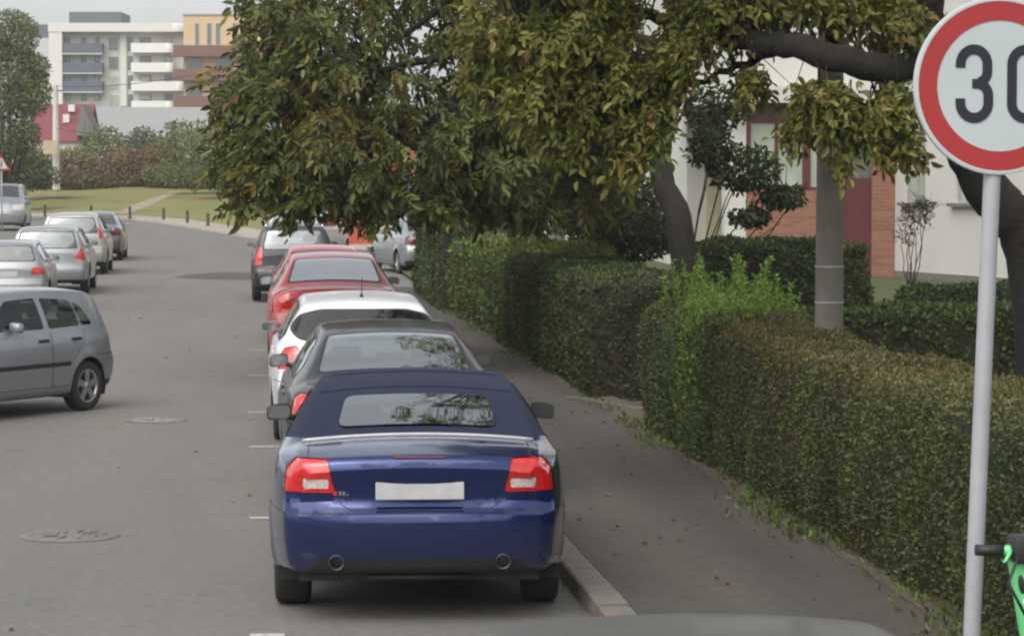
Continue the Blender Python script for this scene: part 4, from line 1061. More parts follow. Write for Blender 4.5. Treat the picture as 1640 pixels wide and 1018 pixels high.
hedge('lighter green hedge stretch between the dark hedge and the tall far hedge', HX - .12, HX + 1.3, 42, 53, 1.45, PZ, 20000, OLIVE + GREEN + LIGHT[:1], [2, 2, 2, 1, 2, 2, 3, 2, 1.5], 24, .06, LIGHT[1:] + GREEN + BROWNTOP[:1], bump=.12)
hedge('tall dark hedge at the far end of the right pavement', HX - .3, HX + 1.6, 53, 61, 1.78, PZ, 16000, OLIVE + GREEN, [3, 2, 3, 1, 1, 2, 2, 2], 25, .06, bump=.12)
hedge('dark green hedge at right angles behind the near hedge', HX + .95, 13, 26.6, 27.5, 1.33, PZ + .1, 22000, GREEN + OLIVE[:1], [3, 3, 2, 1], 26, .05, GREEN, bump=.06)
hedge('bushy dark hedge under the brick porch window', 7.2, 9.9, 43.2, 44.6, 1.62, .4, 14000, GREEN + OLIVE[:2], [3, 1, 3, 1, 1], 27, .06, bump=.12)
hedge('low dark hedge strip at the foot of the white wall', 9.5, 16.2, 38.5, 39.4, 1.12, .5, 9000, GREEN, [3, 2, 3], 28, .06, bump=.08)

def limb(bm, pts, r0, r1, n=10, wob=.0, rng=None, sub=6):
    P = [Vector(p) for p in pts]; out = []
    for i in range(len(P) - 1):
        a, b = P[i], P[i + 1]; p0 = P[max(0, i - 1)]; p3 = P[min(len(P) - 1, i + 2)]
        for k in range(sub):
            t = k / sub; out.append(.5 * ((2 * a) + (b - p0) * t + (2 * p0 - 5 * a + 4 * b - p3) * t * t + (3 * a - p0 - 3 * b + p3) * t ** 3))
    out.append(P[-1]); m_ = len(out)
    if wob and rng is not None: out = [p + Vector(rng.normal(0, wob, 3)) if 0 < i < m_ - 1 else p for i, p in enumerate(out)]
    tube(bm, out, [r0 + (r1 - r0) * i / (m_ - 1) for i in range(m_)], n)
    return out

def crown_points(blobs, per, rng, shell=.55, clump=0.0):
    """twig ends spread through ellipsoids (centre, radii, weight)"""
    pts, ids = [], []
    for bi, (c, r_, wgt) in enumerate(blobs):
        m_ = int(per * wgt); d = rng.normal(size=(m_, 3)); d /= np.linalg.norm(d, axis=1, keepdims=True)
        rad = rng.uniform(shell ** 3, 1, m_) ** (1 / 3); pts.append(np.array(c) + d * rad[:, None] * np.array(r_)); ids.append(np.full(m_, bi))
    pts, ids = np.concatenate(pts), np.concatenate(ids)
    if clump:      # gather the twig ends into sprays that leave dark gaps between them
        nc = max(4, len(pts) // 11); cen = pts[rng.choice(len(pts), nc, replace=False)]
        for k in range(0, len(pts), 500):
            d = np.linalg.norm(pts[k:k + 500, None] - cen[None], axis=2); q = cen[d.argmin(1)]
            pts[k:k + 500] = q + (pts[k:k + 500] - q) * .45 + rng.normal(0, clump, (len(q), 3))
    return pts, ids

def twigs_to(bm, skel, pts, rng, frac=.25, r0=.02):
    sk = np.array([tuple(p) for p in skel])
    for p in pts[rng.uniform(0, 1, len(pts)) < frac]:
        d = np.linalg.norm(sk - p, axis=1); q = sk[d.argmin()]
        mid = (p + q) / 2 + rng.normal(0, .12, 3) + np.array((0, 0, .12)); tube(bm, [q, mid, p], [r0, r0 * .6, r0 * .25], 5, cap=False)

def compound(pts, cen, rng, nleaf, ln, wd, droop, pal, wts, spread=.9, rachis=.28):
    """compound leaves: a stalk hung with paired leaflets"""
    N = len(pts); out = pts - cen; out[:, 2] *= .3; out /= np.linalg.norm(out, axis=1, keepdims=True) + 1e-6
    ax = out * .6 + rng.normal(0, .45, (N, 3)) + np.array((0, 0, -droop)); ax /= np.linalg.norm(ax, axis=1, keepdims=True)
    rf = rng.normal(size=(N, 3)) + np.array((0, -.3, .9)); sd_ = np.cross(ax, rf); sd_ /= np.linalg.norm(sd_, axis=1, keepdims=True); up = np.cross(sd_, ax); up = np.where(up[:, 2:3] < 0, -up, up)
    base = mixcols(N, pal, wts, rng, .22)
    P, A, Nn, Ls, C = [], [], [], [], []
    for k in range(nleaf):
        t = (k // 2) / max(1, (nleaf - 1) // 2); s = 1 if k % 2 else -1
        if k == nleaf - 1: s, t = 0, 1
        P.append(pts + ax * rachis * (.25 + .75 * t) - np.array((0, 0, .06)) * t * t); A.append(ax * (.55 + .3 * t) + sd_ * s * spread + np.array((0, 0, -.35)) + rng.normal(0, .3, (N, 3)))
        Nn.append(up + rng.normal(0, .45, (N, 3))); Ls.append(ln * rng.uniform(.5, 1.35, N) * (.8 + .3 * t)); C.append(base * rng.uniform(.75, 1.3, (N, 1)))
    return np.concatenate(P), np.concatenate(A), np.concatenate(Nn), np.concatenate(Ls), np.concatenate(C)

def pb(px, py, z, rx, ry, rz, w_): return (at(px, py, z), (rx, ry, rz), w_)
# ---- walnut whose crown hangs over the parked cars
rng = np.random.default_rng(5)
base = np.array((5.75, 36.0, .35))
troot = empty('walnut_tree', base); tag(troot, 'large walnut tree with drooping olive leaves hanging over the parked cars', 'tree')
WAL = [(0.0735, 0.0906, 0.021), (0.1017, 0.1164, 0.0253), (0.1483, 0.1617, 0.0399), (0.0538, 0.0673, 0.0168), (0.1766, 0.1422, 0.0295), (0.1837, 0.1294, 0.021), (0.1413, 0.0776, 0.021)]
WW = [5, 5, 3, 4, .9, .35, .5]
blobs = [pb(640, 60, 37, 2.0, 2.2, 1.3, 2.6), pb(520, 150, 36, 1.25, 1.8, .95, 1.6), pb(455, 110, 36, .65, 1.3, .7, .6), pb(410, 205, 35.5, .5, 1.0, .5, .38), pb(465, 250, 35, .62, 1.0, .5, .5),
         pb(560, 255, 35, .85, 1.3, .6, .85), pb(660, 230, 35.5, .95, 1.4, .75, 1.0), pb(760, 245, 36, .8, 1.3, .75, .9), pb(830, 160, 36.5, .9, 1.5, 1.0, 1.1), pb(700, 295, 35.2, .5, .8, .33, .35), pb(600, 295, 34.8, .42, .7, .28, .28),
         pb(500, 292, 34.8, .5, .7, .24, .3), pb(435, 290, 34.8, .36, .5, .26, .2), pb(800, 300, 36, .5, .8, .36, .35), pb(850, 335, 36.5, .3, .6, .28, .15), pb(470, 20, 37, .65, 1.3, .6, .5), pb(560, -60, 38, 1.4, 2, .9, .7), pb(800, -20, 38, 1.4, 2, 1.3, 1.0),
         pb(700, -190, 38, 2.2, 2.4, 1.1, 1.0), pb(950, -150, 38, 1.8, 2.2, 1.2, .9), pb(930, 250, 38.5, .7, 1.2, .9, .7), pb(370, 150, 36, .3, .5, .45, .09), pb(365, 245, 35.5, .3, .5, .4, .09), pb(400, 318, 35, .2, .3, .2, .06), pb(605, 330, 34.6, .14, .2, .16, .05), pb(560, 325, 34.6, .2, .2, .12, .06), pb(470, 325, 34.6, .2, .2, .14, .06), pb(690, 335, 35, .2, .2, .14, .06), pb(885, 160, 40, 1.1, 1.0, 1.1, 1.2), pb(930, 300, 40, .6, .8, .5, .5), pb(940, 90, 38, .9, 1.4, 1.0, .8)]
bm = bmesh.new(); skel = []
top_tr = at(1062, 290, 36.6); fork = at(1088, 110, 36.8)
skel += limb(bm, [base + np.array((.1, 0, -.1)), at(1092, 370, 36.3), top_tr, at(1062, 210, 36.8), fork, at(1100, 0, 37), at(1060, -180, 37.4)], .195, .08, 14, .012, rng)
for tgt, st_ in (((640, 60, 37), 40), ((520, 150, 36), 24), ((760, 245, 36), 18), ((560, 255, 35), 22), ((830, 160, 36.5), 26), ((800, -20, 38), 30), ((700, -190, 38), 34)):
    s0 = np.array(skel[min(st_, 34) if st_ < 35 else 34]); e = at(*tgt); mid = (s0 + e) / 2 + np.array((0, 0, .45))
    skel += limb(bm, [s0, mid, e, e + (e - s0) * .18 + np.array((0, 0, -.25))], .075, .02, 8, .02, rng)
pts, ids = crown_points(blobs, 250, rng, .3, .05)
twigs_to(bm, skel, pts, rng, .18, .016)
t_ = obj('trunk', bm, M['bark'], troot); t_.location = -Vector(base)
cen = at(640, 150, 37)
P_, A_, N_, L_, C_ = compound(pts, cen, rng, 9, .135, .06, .5, WAL, WW, .8, .3)
yel = np.exp(-(((P_ - at(530, 190, 35)) / np.array((.5, 1.5, .35))) ** 2).sum(1)); sel = rng.uniform(0, 1, len(P_)) < yel * .7
C_[sel] = np.array((.16, .115, .022)) * rng.uniform(.7, 1.2, (sel.sum(), 1))
leaf_object('crown', P_ - base, A_, N_, L_, L_ * .42, C_, troot)

# ---- box elder behind the sign, its limb reaching over the garden
rng = np.random.default_rng(8)
MK = .86
at0 = at
def at(px, py, z): return at0(px, py, z * MK)
base = at(1690, 480, 25.2); base[2] = gardz(base[0], base[1]) - .05
troot = empty('maple_tree', base); tag(troot, 'leaning maple tree with a thick dark limb behind the speed sign', 'tree')
MAP = [(0.1542, 0.1679, 0.0314), (0.1192, 0.1387, 0.0247), (0.1963, 0.1825, 0.0449), (0.2243, 0.1533, 0.0505), (0.0842, 0.1022, 0.0202), (0.2524, 0.219, 0.0673)]
MW = [5, 5, 3, 1.3, 3, .7]
bm = bmesh.new(); skel = []
skel += limb(bm, [base, at(1650, 410, 25.2), at(1600, 330, 25.1), at(1545, 230, 25), at(1500, 120, 25), at(1485, 20, 25), at(1500, -160, 25.2)], .215, .12, 14, .01, rng)
skel += limb(bm, [at(1492, 85, 25), at(1430, 112, 24.5), at(1340, 92, 24.3), at(1260, 72, 24.4), at(1180, 62, 24.8), at(1115, 45, 25.5), at(1078, 5, 25.7), at(1050, -80, 26)], .125, .06, 12, .008, rng)
skel += limb(bm, [at(1115, 45, 25.5), at(1000, 20, 25.2), at(900, 40, 25), at(820, 60, 24.8)], .06, .015, 8, .02, rng)
skel += limb(bm, [at(1340, 92, 25.1), at(1330, 20, 25), at(1300, -80, 24.8)], .07, .02, 8, .02, rng)
skel += limb(bm, [at(1260, 72, 25.2), at(1180, 110, 25), at(1100, 140, 24.8), at(1020, 170, 24.6)], .04, .012, 8, .02, rng)
skel += limb(bm, [at(1430, 112, 25), at(1400, 170, 24.6), at(1360, 220, 24.4)], .04, .012, 8, .02, rng)
pb0 = pb
def pb(px, py, z, rx, ry, rz, w_): return (at0(px, py, z * MK), (rx * MK, ry * MK, rz * MK), w_)
blobs = [((2.6, 21.2, 5.6), (1.2, 1.6, .8), 1.4), ((2.5, 27.2, 5.8), (.9, 1.5, .7), .8), ((1.7, 20.2, 6.3), (.7, 1.0, .5), .5), pb(820, 50, 25, .45, .8, .35, .5), pb(905, 90, 24.8, .42, .7, .42, .6), pb(870, 160, 24.6, .3, .5, .3, .3), pb(955, 35, 25, .5, .8, .4, .6), pb(985, 130, 24.8, .35, .6, .4, .5), pb(920, 210, 24.6, .22, .4, .28, .22), pb(1030, 195, 24.7, .3, .5, .3, .35), pb(1060, 120, 24.9, .3, .5, .3, .3),
         pb(1010, 250, 24.6, .2, .3, .16, .12), pb(1150, 20, 25, .5, .8, .25, .5), pb(1240, -2, 25, .55, .8, .2, .45), pb(1350, 5, 24.9, .5, .8, .22, .42), pb(1430, 30, 24.8, .35, .6, .3, .4), pb(1310, 150, 24.5, .3, .5, .17, .24), pb(1390, 170, 24.4, .3, .5, .2, .28), pb(1340, 195, 24.3, .22, .4, .16, .18),
         pb(1425, 225, 24.3, .26, .4, .16, .22), pb(1270, 190, 24.6, .18, .3, .16, .12), pb(1190, 120, 24.9, .25, .4, .2, .15), pb(1440, 150, 24.4, .18, .3, .18, .12), pb(1350, 245, 24.3, .12, .2, .12, .05), pb(1200, -120, 25, 1.8, 1.2, .5, 1.2), pb(1450, -140, 25, 1.2, 1.2, .6, .8), pb(950, -100, 25, 1.0, 1.0, .6, .9), pb(780, 110, 24.8, .2, .4, .22, .15), pb(1110, 75, 24.6, .25, .3, .2, .2)]
pts, ids = crown_points(blobs, 600, rng, .15, .03)
twigs_to(bm, skel, pts, rng, .07, .010)
t_ = obj('trunk', bm, M['bark'], troot); t_.location = -Vector(base)
P_, A_, N_, L_, C_ = compound(pts, at(1150, 0, 25), rng, 5, .082, .05, .35, MAP, MW, 1.0, .12)
leaf_object('crown', P_ - base, A_, N_, L_, L_ * rng.uniform(.36, .56, len(L_)), C_, troot)

at, pb = at0, pb0
def shrub(name, label, cat, base, blobs, n, pal, wts, seed, size, stems=7, spread=.5, droop=.1, group=None, stem_r=.02, aspect=.5, shell=.3, parts=True):
    rng = np.random.default_rng(seed); base = np.array(base, float)
    root = empty(name, base); tag(root, label, cat, group)
    tot = sum(b[2] for b in blobs); pts, ids = crown_points(blobs, n / tot, rng, shell)
    bm = bmesh.new(); skel = []
    for k in range(stems):
        c, r_, w_ = blobs[k % len(blobs)]; e = np.array(c) + rng.uniform(-.5, .5, 3) * np.array(r_); s0 = base + np.array((rng.uniform(-.15, .15) * spread, rng.uniform(-.15, .15) * spread, -.05))
        mid = (s0 + e) / 2 + rng.normal(0, .08, 3) * spread; skel += limb(bm, [s0, mid, e], stem_r, stem_r * .35, 6, .01, rng, 5)
    twigs_to(bm, skel, pts, rng, min(1, 60 / len(pts)), stem_r * .4)
    t_ = obj('trunk' if cat == 'tree' else 'stems', bm, M['bark'], root); t_.location = -Vector(base)
    cen = np.mean([b[0] for b in blobs], axis=0); out = pts - cen; out /= np.linalg.norm(out, axis=1, keepdims=True) + 1e-6
    ax = out * .7 + rng.normal(0, .6, pts.shape) + np.array((0, 0, -droop)); col = mixcols(len(pts), pal, wts, rng, .25)
    col *= (1 + .25 * fnoise(pts, 1.2 / max(.4, max(blobs[0][1])), seed))[:, None]
    ln = size * rng.uniform(.7, 1.35, len(pts))
    leaf_object('crown' if cat == 'tree' else 'leaves', pts - base, ax, out + rng.normal(0, .5, pts.shape) + np.array((0, 0, .5)), ln, ln * aspect, col, root)
    return root

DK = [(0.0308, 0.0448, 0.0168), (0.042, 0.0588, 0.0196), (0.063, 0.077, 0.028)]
b = at(1085, 440, 40); b[2] = gardz(b[0], b[1])
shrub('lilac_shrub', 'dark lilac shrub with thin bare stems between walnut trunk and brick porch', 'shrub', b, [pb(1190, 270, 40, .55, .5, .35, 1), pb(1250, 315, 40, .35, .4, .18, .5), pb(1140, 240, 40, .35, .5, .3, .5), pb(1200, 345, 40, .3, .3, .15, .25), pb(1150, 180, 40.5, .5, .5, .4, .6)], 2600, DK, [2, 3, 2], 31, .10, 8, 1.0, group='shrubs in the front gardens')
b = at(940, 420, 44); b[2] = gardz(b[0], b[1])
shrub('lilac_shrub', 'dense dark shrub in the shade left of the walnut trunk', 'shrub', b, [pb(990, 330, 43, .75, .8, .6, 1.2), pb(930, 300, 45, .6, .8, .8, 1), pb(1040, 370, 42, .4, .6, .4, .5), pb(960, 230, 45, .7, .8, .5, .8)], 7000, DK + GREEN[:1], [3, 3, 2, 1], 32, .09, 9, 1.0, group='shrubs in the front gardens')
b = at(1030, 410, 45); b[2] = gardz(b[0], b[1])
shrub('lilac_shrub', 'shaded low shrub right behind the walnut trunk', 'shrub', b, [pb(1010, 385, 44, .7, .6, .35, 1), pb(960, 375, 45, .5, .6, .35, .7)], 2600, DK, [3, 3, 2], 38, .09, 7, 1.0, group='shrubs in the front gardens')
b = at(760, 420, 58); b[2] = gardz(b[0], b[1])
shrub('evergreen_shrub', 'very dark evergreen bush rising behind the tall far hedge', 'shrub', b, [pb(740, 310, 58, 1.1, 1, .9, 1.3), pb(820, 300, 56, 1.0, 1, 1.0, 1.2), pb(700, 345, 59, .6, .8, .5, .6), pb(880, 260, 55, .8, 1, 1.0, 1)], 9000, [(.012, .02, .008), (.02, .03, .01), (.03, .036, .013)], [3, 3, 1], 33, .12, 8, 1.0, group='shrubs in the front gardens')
b = (HX + .5, 25.2, PZ + .2)
pr = shrub('privet_shrub', 'bright yellow green shoots growing out of the hedge end', 'shrub', b, [((HX + .45, 25.4, 1.42), (.42, 1.3, .12), 1), ((HX + .08, 24.7, 1.2), (.2, .7, .25), .5), ((HX - .06, 24.6, .85), (.12, .6, .35), .35)], 3200, LIGHT, [4, 4, 2], 34, .045, 6, 2.2, droop=-.9, stem_r=.007, aspect=.45, shell=.1, group='shrubs in the front gardens')
rng = np.random.default_rng(77); P_, A_, bm = [], [], bmesh.new()
for k in range(95):
    x, y = HX + rng.uniform(-.02, .95), rng.uniform(23.9, 27.0); hgt = rng.uniform(.12, .42) * (1.25 if 25.3 < y < 27 else .8); ln_ = rng.normal(0, .16, 2)
    q0 = np.array((x, y, 1.38)); q1 = q0 + np.array((ln_[0] * hgt, ln_[1] * hgt, hgt)); pass
    for t in np.linspace(.1, 1, int(hgt / .02)):
        for sg in (0, 1):
            a = rng.uniform(0, 6.28); P_.append(q0 + (q1 - q0) * t); A_.append((math.cos(a), math.sin(a), rng.uniform(.3, 1.0)))
bm.free(); P_ = np.array(P_); n_ = len(P_); ln = rng.uniform(.03, .06, n_)
leaf_object('sprig_leaves', P_ - np.array(b), np.array(A_), rng.normal(0, .4, (n_, 3)) + np.array((0, 0, 1)), ln, ln * .45, mixcols(n_, LIGHT + [(.22, .29, .06)], [3, 3, 2, 2], rng), pr)
b = (HX + .6, 46, PZ)
shrub('privet_shrub', 'pale green sprouts standing above the far hedge under the walnut', 'shrub', b, [((HX + .5, 44, 1.55), (.5, 2.5, .16), 1), ((HX + .4, 48.5, 1.55), (.5, 2.0, .14), .8), ((HX + .9, 40.5, 1.6), (.4, 2.0, .12), .5)], 2600, [(.12, .16, .03), (.10, .13, .03), (.16, .18, .05)], [3, 3, 2], 35, .08, 14, 2, droop=-.7, stem_r=.008, group='shrubs in the front gardens')
b = at(1462, 445, 47); b[2] = gardz(b[0], b[1])
shrub('rose_bush', 'thin sparse rose bush against the white wall', 'shrub', b, [pb(1468, 345, 47, .30, .3, .22, 1), pb(1450, 375, 47, .2, .2, .2, .4), pb(1480, 330, 47, .2, .2, .1, .4)], 240, [(.06, .06, .03), (.09, .07, .04)], [1, 1], 36, .07, 7, .6, stem_r=.012, group='shrubs in the front gardens')

# trees and bushes on the far bank
b = at(5, 288, 140)
FAR = [(0.1944, 0.225, 0.069), (0.1584, 0.1874, 0.0552), (0.2448, 0.255, 0.0896), (0.1152, 0.1424, 0.0484)]
shrub('roadside_tree', 'green roadside tree cut by the left edge of the picture', 'tree', (b[0], b[1], 1.0), [pb(0, 130, 140, 2.4, 2, 2.0, 2), pb(45, 150, 140, 1.2, 1.5, 1.3, .8), pb(20, 60, 140, 1.4, 1.5, 1.4, 1), pb(55, 110, 140, .8, 1, .8, .4), pb(-20, 220, 140, 2.0, 1.5, 1.4, 1.2), pb(40, 215, 140, .8, 1, .9, .4)], 15000, FAR, [3, 3, 2, 2], 41, .17, 8, 1.5, stem_r=.09)
for k, (px, py, dz, rx, rz, col) in enumerate(((70, 262, 176, 1.6, 1.0, 'brown thicket bush at the left behind the white pole|B'), (120, 262, 188, 1.7, 1.1, 'olive thicket bush just right of the white pole|O'), (165, 240, 196, 1.7, 1.7, 'tall green bush rising before the grey roof|G'), (205, 262, 188, 1.6, 1.1, 'rusty brown bush in the middle of the bank|B'),
                       (230, 240, 200, 1.6, 1.6, 'blue green bush under the grey shed roof|D'), (262, 255, 190, 1.5, 1.3, 'reddish brown bush near the top of the dirt path|B'), (292, 236, 186, 1.8, 1.9, 'green bush right of the dirt path|G'), (335, 240, 178, 2.0, 2.0, 'large green bush half behind the walnut leaves|G'), (385, 240, 172, 2.4, 2.2, 'dark green bush hidden mostly by walnut leaves|D'), (20, 262, 165, 2.0, 1.1, 'dark green thicket under the roadside tree|D'))):
    lb, c_ = col.split('|'); pal = {'B': [(0.246, 0.158, 0.083), (0.217, 0.172, 0.077), (0.29, 0.172, 0.094)], 'O': [(0.189, 0.185, 0.066), (0.232, 0.198, 0.077), (0.16, 0.158, 0.055)], 'G': [(0.16, 0.185, 0.055), (0.131, 0.158, 0.044), (0.203, 0.218, 0.066)], 'D': [(0.109, 0.132, 0.05), (0.131, 0.158, 0.055), (0.087, 0.112, 0.044)]}[c_]
    b = at(px, py, dz); gz_ = at(px, 291, dz)[2] - .3
    shrub('bank_bush', lb, 'bush', (b[0], b[1], gz_), [(b, (rx, 1.6, rz), 1.5), ((b[0] - rx * .6, b[1] - .3, gz_ + .75), (rx * .9, 1.4, .9), 1.0), ((b[0] + rx * .6, b[1] - .4, gz_ + .7), (rx * .9, 1.3, .85), 1.0), ((b[0], b[1] - .8, gz_ + .5), (rx * 1.1, 1.0, .6), .7)], 4200, pal, [2, 2, 1], 50 + k, .24, 5, 1, stem_r=.05, group='bushes along the top of the grassy bank', shell=.1)

# weeds and litter along the hedge foot
rng = np.random.default_rng(61)
n = 5200; t = rng.uniform(0, 1, n); y = 9 + 52 * t ** 1.3; clump = np.clip(fnoise(np.stack([y, y * 0, y * 0], 1), .9, 3) + .35, 0, 1)
keep = rng.uniform(0, 1, n) < clump + .08; y = y[keep]; x = HX - .02 - np.abs(rng.normal(0, .09, len(y))) * (1 + 1.2 * clump[keep]); pos = np.stack([x, y, PZ + np.array([rise(q) for q in y])], 1)
axis = rng.normal(0, .5, pos.shape) + np.array((-.25, 0, .9)); ln = rng.uniform(.03, .075, len(y))
tag(leaf_object('weeds', pos, axis, rng.normal(size=pos.shape) + np.array((0, 0, .4)), ln, ln * .4, mixcols(len(y), [(.11, .16, .035), (.14, .19, .045), (.08, .11, .03), (.15, .13, .06)], [3, 2, 2, 1], rng)), 'low weeds growing in the crack between pavement and hedge', 'weeds', kind='stuff')
bm = bmesh.new(); rows = []
for yv in np.linspace(8, 62, 110):
    wv = .10 + .12 * max(0, float(fnoise(np.array([[yv, 0, 0]]), .8, 7)[0])) + rng.uniform(0, .04); zz = rise(yv) + PZ - .003
    rows.append([bm.verts.new((HX - wv, yv, zz)), bm.verts.new((HX + .15, yv, zz + .03))])
for a, b in zip(rows, rows[1:]): bm.faces.new((a[0], a[1], b[1], b[0]))
tag(obj('soil', bm, mat('dark soil edge', (.075, .06, .042), .95, var=.4, scale=9, bump=.8, bscale=30)), kind='structure')
n = 420; yy_ = rng.uniform(10, 60, n); xx_ = np.where(rng.uniform(0, 1, n) < .75, rng.uniform(2.3, HX, n), rng.uniform(-4, 2, n)); xx_ = np.where(rng.uniform(0, 1, n) < .3, rng.normal(2.0, .06, n), xx_)
zz = np.array([rise(q) for q in yy_]) + np.where(xx_ > KX0, PZ + .002, .004)
pos = np.stack([xx_, yy_, zz], 1); axis = rng.normal(size=pos.shape); axis[:, 2] = rng.uniform(.0, .12, n)
tag(leaf_object('fallen_leaves', pos, axis, np.tile((0, 0, 1.), (n, 1)) + rng.normal(0, .15, pos.shape), rng.uniform(.03, .07, n), rng.uniform(.02, .04, n), mixcols(n, [(.16, .11, .04), (.12, .075, .03), (.2, .17, .1), (.09, .09, .03)], [2, 3, 1, 1], rng)), 'scattered fallen leaves on road and pavement', 'fallen leaves', kind='stuff')

# ------------------------------------------------------------------ posts and signs
def conc_post(px, py, z, hw, label, bands=()):
    p = at(px, py, z); g = gardz(p[0], p[1]) - .1 if p[0] > 4.4 else PZ
    root = empty('utility_pole', (p[0], p[1], g)); tag(root, label, 'pole', 'concrete poles behind the hedges')
    bm = bmesh.new(); lathe(bm, [(hw * 1.12, 0), (hw * .98, 2.2), (hw * .75, 8.5), (.01, 8.52)], n=20); obj('shaft', bm, M['conc'], root, 50)
    for zb in bands:
        bm = bmesh.new(); zz_ = at(px, zb, z)[2] - g; rr_ = hw * (1.12 - .14 * zz_ / 2.2) + .004
        lathe(bm, [(rr_ - .006, zz_ - .008), (rr_, zz_ - .007), (rr_, zz_ + .007), (rr_ - .006, zz_ + .008)], n=20); obj('steel_band', bm, M['galv'], root)
    return root
conc_post(1328, 500, 22.7, .115, 'grey concrete pole with two steel bands behind the near hedge', (427, 484))
conc_post(893, 360, 48, .13, 'grey concrete pole half hidden in the shade behind the dark hedge')

# speed limit sign
zs = 9.4
sc_ = FPX / zs; C0 = at(1601, 138, zs); A0 = at(1562, 1018, zs); dirv = (C0 - A0) / (C0[2] - A0[2]); foot = A0 - dirv * (A0[2] - PZ); topp = C0 + dirv * .33
sroot = empty('road_sign', foot); tag(sroot, 'round red rimmed speed limit sign reading 30 on a leaning grey pole', 'road sign')
ft = Vector(foot)
bm = bmesh.new(); tube(bm, [(0, .045, 0), tuple(Vector(topp) - ft + Vector((0, .045, 0)))], .0295, 16); obj('post', bm, M['galv'], sroot, 50)
def disc(bm, r0, r1, y, n=72):
    a = [bm.verts.new((r1 * math.cos(t), y, r1 * math.sin(t))) for t in np.linspace(0, 2 * math.pi, n, endpoint=False)]
    if r0 == 0: f = bm.faces.new(a); return
    b = [bm.verts.new((r0 * math.cos(t), y, r0 * math.sin(t))) for t in np.linspace(0, 2 * math.pi, n, endpoint=False)]
    for k in range(n): bm.faces.new((a[k], a[(k + 1) % n], b[(k + 1) % n], b[k]))
M['signwhite'] = mat('reflective white', (.43, .475, .475), .4, var=.03, scale=3); M['signred'] = mat('reflective red', (.33, .024, .026), .4, var=.06, scale=3); M['signblack'] = mat('sign black', (.012, .013, .022), .45, var=.1)
M['signgrey'] = mat('sign back metal', (.35, .35, .35), .45, .6)
bm = bmesh.new(); lathe(bm, [(.001, .022), (.290, .022), (.302, .016), (.302, -.002), (.297, -.004), (.288, -.003)], 'Y', (0, 0, 0), 72); disc(bm, 0, .29, 0.0)
plate = obj('sign_disc', bm, M['signwhite'], sroot, 40); plate.location = Vector(C0) - ft; plate.rotation_euler = (0, 0, R(4))
bm = bmesh.new(); disc(bm, .222, .2885, -.002); obj('red_border', bm, M['signred'], plate)
def stroke(bm, pts, w_, y):
    pts = [np.array(p, float) for p in pts]; L1, R1 = [], []
    for i, p in enumerate(pts):
        d = pts[min(i + 1, len(pts) - 1)] - pts[max(i - 1, 0)]; d /= np.linalg.norm(d); n_ = np.array((-d[1], d[0])) * w_ / 2
        L1.append(bm.verts.new((*[(p + n_)[0]], y, (p + n_)[1]))); R1.append(bm.verts.new(((p - n_)[0], y, (p - n_)[1])))
    for i in range(len(pts) - 1): bm.faces.new((L1[i], R1[i], R1[i + 1], L1[i + 1]))
u = .3 / 141.0
def S(px, py): return ((px - 1601) * u, (138 - py) * u)
def arc(cx, cy, rx, ry, a0, a1, n=14): return [(cx + rx * math.cos(R(a)), cy + ry * math.sin(R(a))) for a in np.linspace(a0, a1, n)]
sw = .0345
tx, ty = S(1557.5, 134.5)
rx = .0475; rt = .05
top_y, bot_y = S(0, 80)[1], S(0, 189)[1]
bm = bmesh.new()
three = [(tx - rx, top_y - .062)] + arc(tx, top_y - rt, rx, rt, 180, 0, 18) + [(tx + rx, ty + .045)] + arc(tx + rx - .036, ty + .040, .036, .036, 0, -80, 8)
stroke(bm, three, sw, -.003)
low = arc(tx + rx - .034, ty - .040, .038, .040, 80, 0, 8) + arc(tx + .002, bot_y + rt, rx + .002, rt, 0, -180, 18) + [(tx - rx, bot_y + .066)]
stroke(bm, low, sw, -.0032)
stroke(bm, [(tx - .006, ty), (tx + rx - .022, ty)], sw * .95, -.0034)
zx = S(1643.5, 0)[0]
stroke(bm, arc(zx, top_y - rt, rx, rt, 180, 0, 18) + arc(zx, bot_y + rt, rx, rt, 0, -180, 18) + [(zx - rx, top_y - rt), (zx - rx, top_y - rt + .004)], sw, -.003)
obj('digits', bm, M['signblack'], plate)

# green rental scooter beside the sign
M['lime'] = mat('mint green paint', (.15, .60, .23), .35, var=.08, coat=.5)
zg = 9.15
hb = at(1628, 882, zg); g0 = PZ
sr = empty('electric_scooter', (hb[0] + .25, hb[1] + .15, g0)); tag(sr, 'mint green electric scooter with black grips at the right edge', 'scooter')
o = np.array((hb[0] + .25, hb[1] + .15, g0))
bm = bmesh.new(); gl = at(1562, 880, zg) - o; ge = at(1606, 882, zg) - o; tube(bm, [gl, ge], [.0185, .0185], 14)
rg0 = (at(1660, 888, zg + .04) - o, at(1704, 892, zg + .06) - o); obj('grip', bm, M['black'], sr)
bm = bmesh.new(); tube(bm, [rg0[0], rg0[1]], .0185, 14); obj('grip', bm, M['black'], sr)
bm = bmesh.new(); tube(bm, [ge, at(1633, 884, zg + .02) - o, rg0[0]], .0145, 12); lathe(bm, [(.0145, -.002), (.021, 0), (.021, .015), (.0145, .017)], 'X', tuple(ge + np.array((.01, 0, 0))), 14); obj('handlebar', bm, M['lime'], sr)
bm = bmesh.new(); hh = at(1640, 878, zg + .02) - o
box(bm, hh[0] - .045, hh[0] + .055, hh[1] - .05, hh[1] + .06, hh[2] - .045, hh[2] + .045, bev=.012); obj('display', bm, M['black'], sr, 40)
bm = bmesh.new(); tube(bm, [at(1618, 884, zg - .02) - o, at(1611, 897, zg - .02) - o, at(1607, 900, zg - .02) - o], .006, 8); obj('bell', bm, M['lime'], sr)
